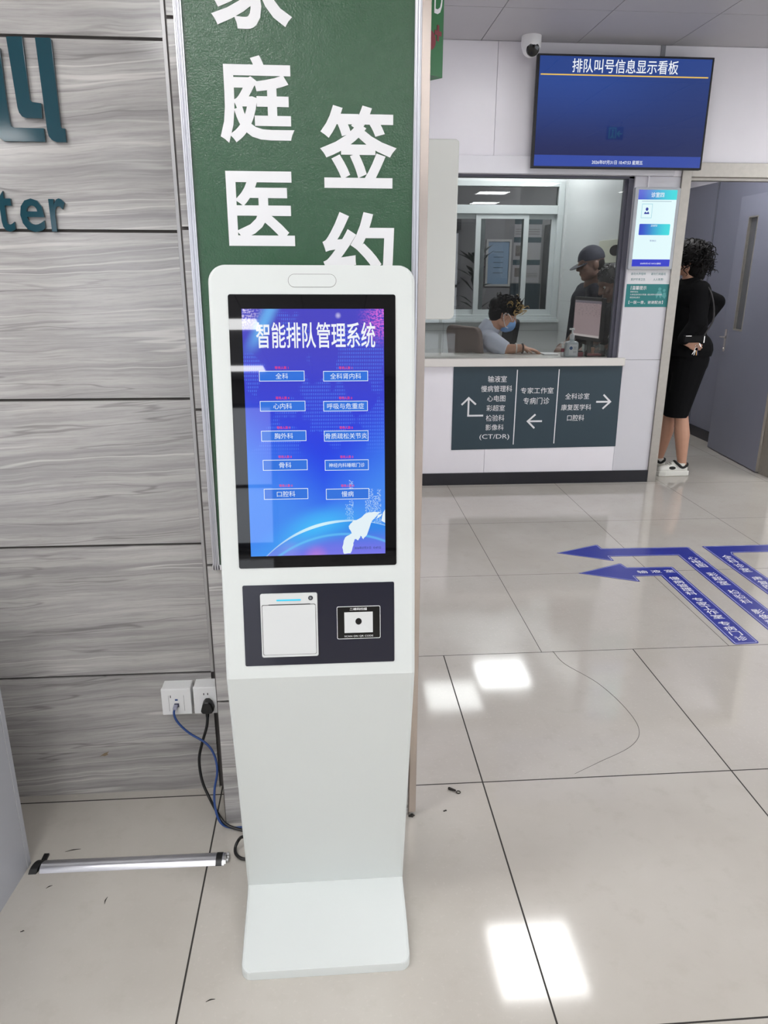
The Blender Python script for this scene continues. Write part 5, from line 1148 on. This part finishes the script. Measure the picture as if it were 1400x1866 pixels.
def chair(x, y, rz, label, mback, group):
    t = thing('office_chair', (x, y, 0), label, 'chair', group); M = Matrix.Translation((x, y, 0)) @ Matrix.Rotation(rz, 4, 'Z')
    m_ = MB(); m_.prism(rrect(-0.23, 0.25, -0.24, 0.24, 0.06), 0.40, 0.455, 0, M); m_.build('seat', [mback], t, bevel=0.012, seg=3)
    m_ = MB(); Mb = M @ Matrix.Translation((-0.255, 0, 0.56)) @ Matrix.Rotation(math.radians(-8), 4, 'Y') @ frame((0, 0, 0), (0, 1, 0), (0, 0, 1)); m_.prism(rrect(-0.21, 0.21, 0.0, 0.54, 0.06), -0.045, 0.0, 0, Mb); m_.build('backrest', [mback], t, bevel=0.012, seg=3)
    m_ = MB(); m_.tube([M @ Vector((-0.10, 0, 0.40)), M @ Vector((-0.30, 0, 0.40)), M @ Vector((-0.32, 0, 0.58)), M @ Vector((-0.315, 0, 0.70))], 0.014, 8, 0, 4); m_.build('back_bar', [BLACKM], t)
    m_ = MB(); m_.tube([M @ Vector((0, 0, 0.08)), M @ Vector((0, 0, 0.41))], [0.028, 0.022], 14); m_.build('gas_lift', [BLACKM], t)
    for k in range(5):
        a = 2*PI*k/5; e_ = Vector((0.27*math.cos(a), 0.27*math.sin(a), 0.062)); m_ = MB(); m_.tube([M @ Vector((0, 0, 0.095)), M @ e_], [0.022, 0.014], 8); m_.ball(M @ Vector((e_.x, e_.y, 0.029)), (0.028, 0.022, 0.028), 0, 12); m_.build('leg', [BLACKM], t)
chair(1.36, 5.93, 0.45, 'office chair with tan brown backrest behind the seated nurse', mat('tan_brown_fabric', (116, 102, 96), 0.8, bump=0.2, bscale=200), 'office chairs')
chair(1.30, 6.72, PI, 'empty black office chair in the reception room beyond the nurse', mat('black_mesh', (24, 25, 30), 0.8), 'office chairs')

# --- man in the dark baseball cap
m1 = thing('person', (2.125, 6.26, 0), 'man in a dark baseball cap and dark shirt standing behind the monitor', 'person')
hc, hf = (2.070, 6.000, 1.545), (-0.95, -0.12, -0.18); hu = (-0.16, 0, 0.98)
mb = MB(); f_, s_, u_ = head(mb, hc, hf, hu, 1.06, neck=(2.117, 6.080, 1.38))
mb.capsule((2.125, 6.140, 1.27), (2.145, 6.260, 0.98), 0.10, 0.12); mb.capsule((2.115, 5.940, 1.32), (2.155, 6.360, 1.32), 0.065, 0.065)
for yy in (6.18, 6.36): mb.capsule((2.155, yy, 0.92), (2.145, yy, 0.5), 0.085, 0.06); mb.capsule((2.145, yy, 0.5), (2.165, yy, 0.1), 0.058, 0.04); mb.capsule((2.175, yy, 0.06), (1.995, yy, 0.04), 0.045, 0.035)
mb.capsule((2.115, 5.940, 1.31), (2.025, 5.980, 1.08), 0.048, 0.040); mb.capsule((2.025, 5.980, 1.08), (1.940, 5.980, 0.955), 0.038, 0.029); hand(mb, (1.935, 5.980, 0.95), (-0.6, -0.4, -0.3), (0, 0.2, -1), 1.0, 0.3)
mb.capsule((2.155, 6.360, 1.31), (2.115, 6.400, 1.02), 0.048, 0.04); mb.capsule((2.115, 6.400, 1.02), (2.095, 6.300, 0.80), 0.038, 0.03); hand(mb, (2.095, 6.300, 0.80), (-0.2, -0.1, -0.9), (-1, 0, 0), 1.0, 0.4)
blob(mb, 'body', [SKIN2], m1, 0.0065)
eyes(m1, hc, hf, hu, 1.02)
mb = MB(); mb.ball((2.125, 6.140, 1.26), (0.135, 0.215, 0.13), 0, 20); mb.capsule((2.130, 6.150, 1.25), (2.150, 6.260, 0.92), 0.145, 0.150); mb.capsule((2.115, 5.950, 1.325), (2.155, 6.350, 1.325), 0.078, 0.078); mb.capsule((2.115, 5.940, 1.31), (2.050, 5.972, 1.14), 0.075, 0.066); mb.capsule((2.155, 6.360, 1.31), (2.125, 6.395, 1.12), 0.075, 0.066)
blob(mb, 'shirt', [CLOTHD], m1, 0.007, 6, cuts=[((0, 0, 0.86), (0, 0, -1)), ((2.115, 6.100, 1.405), (-0.05, 0, 1))])
mb = MB()
for yy in (6.18, 6.36): mb.capsule((2.155, yy, 0.90), (2.150, yy, 0.5), 0.105, 0.08); mb.capsule((2.150, yy, 0.5), (2.170, yy, 0.10), 0.08, 0.07)
blob(mb, 'trousers', [CLOTHB], m1, 0.008, 6, cuts=[((0, 0, 0.07), (0, 0, -1))])
mb = MB(); Rh = Matrix((f_, s_, u_)).transposed(); C_ = Vector(hc); mb.ball(C_-f_*0.008+u_*0.040, (0.108, 0.086, 0.098), 0, 24, rot=Rh)
mb2 = MB(); mb2.add(mb.v, mb.f); capo = blob(mb2, 'cap', [CAPM], m1, 0.006, 3, cuts=[(C_+u_*0.028, -u_)])
mb = MB(); bp = []
for k in range(13):
    a = -PI/2+PI*k/12; bp.append((0.070+0.105*math.cos(a)*1.05, 0.080*math.sin(a)))
bp += [(0.060, 0.05), (0.085, 0.0), (0.060, -0.05)]
mb.prism(bp, 0, 0.005, 0, Matrix.Translation(C_+u_*0.030) @ (Rh @ Matrix.Rotation(0.28, 3, 'Y')).to_4x4()); mb.build('cap_peak', [CAPM], m1, bevel=0.0015)
mb = MB(); mb.ball(C_-f_*0.035-u_*0.005, (0.072, 0.079, 0.065), 0, 18, rot=Rh); mb.build('hair', [HAIR], m1)

# --- second man bending over the desk
m2 = thing('person', (2.24, 5.95, 0), 'dark haired man in dark shirt bending toward the monitor at the window edge', 'person')
hc, hf, hu = (2.105, 5.60, 1.405), (-0.90, -0.10, -0.42), (-0.42, -0.05, 0.90)
mb = MB(); f_, s_, u_ = head(mb, hc, hf, hu, 1.06, neck=(2.195, 5.66, 1.285))
mb.capsule((2.215, 5.70, 1.16), (2.26, 5.90, 0.95), 0.10, 0.11); mb.capsule((2.20, 5.52, 1.20), (2.24, 5.88, 1.22), 0.065, 0.065)
for yy in (5.86, 5.99): mb.capsule((2.27, yy, 0.92), (2.25, yy, 0.5), 0.085, 0.06); mb.capsule((2.25, yy, 0.5), (2.27, yy, 0.1), 0.058, 0.04); mb.capsule((2.28, yy, 0.06), (2.10, yy, 0.04), 0.045, 0.035)
mb.capsule((2.20, 5.51, 1.19), (2.17, 5.50, 1.02), 0.046, 0.04); mb.capsule((2.17, 5.50, 1.02), (2.15, 5.62, 0.96), 0.038, 0.029); hand(mb, (2.15, 5.62, 0.957), (-0.5, 0.6, -0.2), (0, 0, -1), 1.0, 0.3)
mb.capsule((2.24, 5.88, 1.20), (2.18, 5.89, 1.02), 0.046, 0.04); mb.capsule((2.18, 5.89, 1.02), (2.08, 5.78, 0.96), 0.038, 0.029); hand(mb, (2.08, 5.78, 0.957), (-0.8, -0.4, -0.2), (0, 0, -1), 1.0, 0.3)
blob(mb, 'body', [SKIN2], m2, 0.0065)
eyes(m2, hc, hf, hu, 1.06)
mb = MB(); mb.ball((2.225, 5.71, 1.15), (0.125, 0.20, 0.12), 0, 20); mb.capsule((2.225, 5.72, 1.14), (2.265, 5.91, 0.90), 0.128, 0.130); mb.capsule((2.205, 5.53, 1.205), (2.245, 5.87, 1.22), 0.074, 0.074); mb.capsule((2.20, 5.51, 1.19), (2.178, 5.502, 1.06), 0.07, 0.062); mb.capsule((2.24, 5.88, 1.20), (2.19, 5.892, 1.07), 0.07, 0.062)
blob(mb, 'shirt', [CLOTHD], m2, 0.007, 6, cuts=[((0, 0, 0.86), (0, 0, -1))])
mb = MB()
for yy in (5.86, 5.99): mb.capsule((2.27, yy, 0.90), (2.255, yy, 0.5), 0.10, 0.078); mb.capsule((2.255, yy, 0.5), (2.275, yy, 0.10), 0.078, 0.07)
blob(mb, 'trousers', [CLOTHB], m2, 0.008, 6, cuts=[((0, 0, 0.07), (0, 0, -1))])
mb = MB(); Rh = Matrix((f_, s_, u_)).transposed(); C_ = Vector(hc); mb.ball(C_-f_*0.014+u_*0.046, (0.104, 0.084, 0.090), 0, 20, rot=Rh); mb.ball(C_-f_*0.055+u_*0.004, (0.060, 0.078, 0.075), 0, 18, rot=Rh)
curls(mb, C_-f_*0.01+u_*0.05, f_, u_, 150, (0.103, 0.084, 0.088), 0.03, 0.004, seed=21); mb.build('hair', [GREYH], m2)
# folded paper slip held near the man's arm
mb = MB(); mb.prism([(-0.016, -0.035), (0.012, 0.032), (0.026, 0.010), (0.004, -0.012)], -0.001, 0.001, 0, frame((2.09, 5.52, 1.055), (1, 0, 0.1), (-0.1, 0.1, 1)))
tag(mb.build('paper_slip', [PAPER], smooth=False), 'folded white paper slip at the arm of the bending man', 'paper')

# ------------------------------------------------------------------ hall behind the inner window: posters, cabinet, plants
HM = frame((0, 11.0, 0), (1, 0, 0), (0, 0, 1)); DTEAL = mat('poster_teal', (40, 62, 70), 0.5); PGR = mat('poster_grey', (150, 146, 150), 0.5); PPH = mat('poster_photo', (96, 90, 88), 0.5)
po = thing('poster', (2.86, 11.0, 1.3), 'tall notice poster with teal header bands, standing in for a lobby reflection in the glass', 'poster')  # solid poster stands in for lobby boards mirrored in the glass
mb = MB(); mb.quad(2.66, 3.05, 1.32, 2.24, 0.004, 0, HM)
for z0, z1 in ((2.10, 2.24), (1.86, 1.93), (1.56, 1.63)): mb.quad(2.66, 3.05, z0, z1, 0.006, 1, HM)
for x0, x1, z0, z1 in ((2.69, 2.86, 1.68, 1.82), (2.69, 2.80, 1.40, 1.52)): mb.quad(x0, x1, z0, z1, 0.006, 2, HM)
for k in range(6): mb.quad(2.83 if k < 3 else 2.68, 3.02, 1.40+0.022*k if k < 3 else 1.97+0.03*(k-3), 1.406+0.022*k if k < 3 else 1.977+0.03*(k-3), 0.007, 2, HM)
mb.build('sheet', [PGR, DTEAL, PPH], po, smooth=False)
mb = MB(); mb.box(2.64, 3.07, 10.97, 10.998, 0.0, 1.31); tag(mb.build('wall_board', [mat('dark_teal_panel', (30, 46, 54), 0.4)]), 'dark teal wall panel under the tall notice poster', 'panel')
mb = MB(); mb.box(3.09, 3.42, 10.75, 10.995, 0.0, 2.09); tag(mb.build('display_cabinet', [mat('dark_cabinet', (52, 54, 58), 0.3)], bevel=0.004), 'dark tall cabinet at the right end of the hall behind the inner window', 'cabinet')
fn = thing('framed_notice', (2.45, 11.0, 1.36), 'pale blue framed notice with dark text lines in the hall behind', 'notice')
mb = MB(); mb.quad(2.30, 2.60, 1.30, 1.87, 0.006, 0, HM)
for k in range(5): mb.quad(2.38, 2.52, 1.45+0.07*k, 1.457+0.07*k, 0.008, 1, HM)
mb.build('sheet', [mat('pale_blue_sheet', (120, 142, 168), 0.5), DTEAL], fn, smooth=False)
mb = MB(); mb.ring([(2.27, 1.27), (2.63, 1.27), (2.63, 1.90), (2.27, 1.90)], [(2.30, 1.30), (2.60, 1.30), (2.60, 1.87), (2.30, 1.87)], 0.0, 0.02, 0, HM); mb.build('frame', [mat('silver_rim', (170, 168, 168), 0.4)], fn, smooth=False)
def plant(x, y, h, label, seed):
    t = thing('potted_plant', (x, y, 0), label, 'plant', 'potted plants in the hall'); rnd = random.Random(seed)
    m_ = MB(); m_.lathe([(0.12, 0), (0.16, 0.30), (0.165, 0.32), (0.14, 0.32)], 20, 0, Matrix.Translation((x, y, 0))); m_.build('pot', [mat('dark_pot', (60, 52, 48), 0.5)], t)
    m_ = MB()
    for k in range(46):
        z = 0.45+(h-0.45)*rnd.random(); a = rnd.uniform(0, 2*PI); r_ = rnd.uniform(0.12, 0.30); tip = Vector((x+r_*math.cos(a), y+r_*math.sin(a), z+rnd.uniform(-0.02, 0.14))); base = Vector((x, y, z-0.08)); d = (tip-base); sd_ = d.cross(Vector((0, 0, 1))).normalized()*0.035
        md = base+d*0.6+Vector((0, 0, 0.02)); m_.add([base, md+sd_, tip, md-sd_, md+Vector((0, 0, -0.012))], [(0, 1, 4), (1, 2, 4), (2, 3, 4), (3, 0, 4)])
    m_.tube([(x, y, 0.28), (x, y, h)], 0.012, 8); m_.build('foliage', [mat('dark_leaf', (34, 48, 40), 0.5)], t, smooth=False)
plant(2.05, 10.6, 1.75, 'dark leafy potted plant nearest the framed notice in the hall', 4)
plant(1.62, 10.4, 1.35, 'shorter leafy potted plant left of the taller one in the hall', 9)
mb = MB(); mb.box(1.0, 1.9, 10.96, 10.998, 2.02, 2.22); 
tag(mb.build('hall_sign', [mat('dim_sign', (70, 68, 72), 0.5)], smooth=False), 'dim grey header board high on the hall wall left of posters', 'sign')

# ------------------------------------------------------------------ specks and debris on the floor
def speck(x, y, r_, label, seed):
    rnd = random.Random(seed); m_ = MB()
    for k in range(5): m_.ball((x+rnd.uniform(-1, 1)*r_, y+rnd.uniform(-1, 1)*r_*0.6, r_*0.22), (r_*rnd.uniform(.4, .8), r_*rnd.uniform(.3, .6), r_*0.25), 0, 8)
    tag(m_.build('debris', [mat('dark_dirt', (46, 42, 38), 0.9)], loc=(x, y, 0)), label, 'debris', 'floor specks', 'thing')
speck(0.317, 1.785, 0.005, 'tiny dark speck on the tile right of the column foot', 2)
speck(0.219, 1.772, 0.008, 'black crumbled sealant at the foot of the column edge', 3)
speck(-0.747, 1.445, 0.003, 'tiny dark speck on the floor near the cabinet', 5)
m_ = MB(); m_.capsule((0.346, 1.878, 0.004), (0.362, 1.868, 0.004), 0.0045, 0.003); m_.tube([Vector((0.371, 1.862, 0.002))+Vector((0.006*math.cos(a), 0.006*math.sin(a), 0)) for a in [2*PI*i/14 for i in range(15)]], 0.0014, 6)
tag(m_.build('debris', [mat('dark_dirt', (46, 42, 38), 0.9)]), 'small dark loop shaped bit of debris on the tile by the joint', 'debris', 'floor specks', 'thing')
for x, y, a, L, label in ((-0.574, 1.524, 1.5, 0.022, 'short dark scuff standing alone on the floor below the cable cover'), (-0.276, 1.233, 0.25, 0.020, 'short dark scuff on the floor left of the kiosk base'), (-0.73, 1.578, 0.6, 0.016, 'faint dark scuff beside the left end of the cable cover'), (-0.71, 1.703, 0.2, 0.04, 'dark scuff behind the left end of the cable cover')):
    m_ = MB(); d = Vector((math.cos(a), math.sin(a), 0)); p = Vector((x, y, 0.0006)); nn = Vector((-d.y, d.x, 0)); m_.tube([p-d*L/2, p+nn*0.002, p+d*L/2], [0.0004, 0.0014, 0.0004], 6, 0, 4)
    tag(m_.build('scuff', [mat('dark_dirt', (46, 42, 38), 0.9)]), label, 'scuff mark', 'floor specks', 'thing')
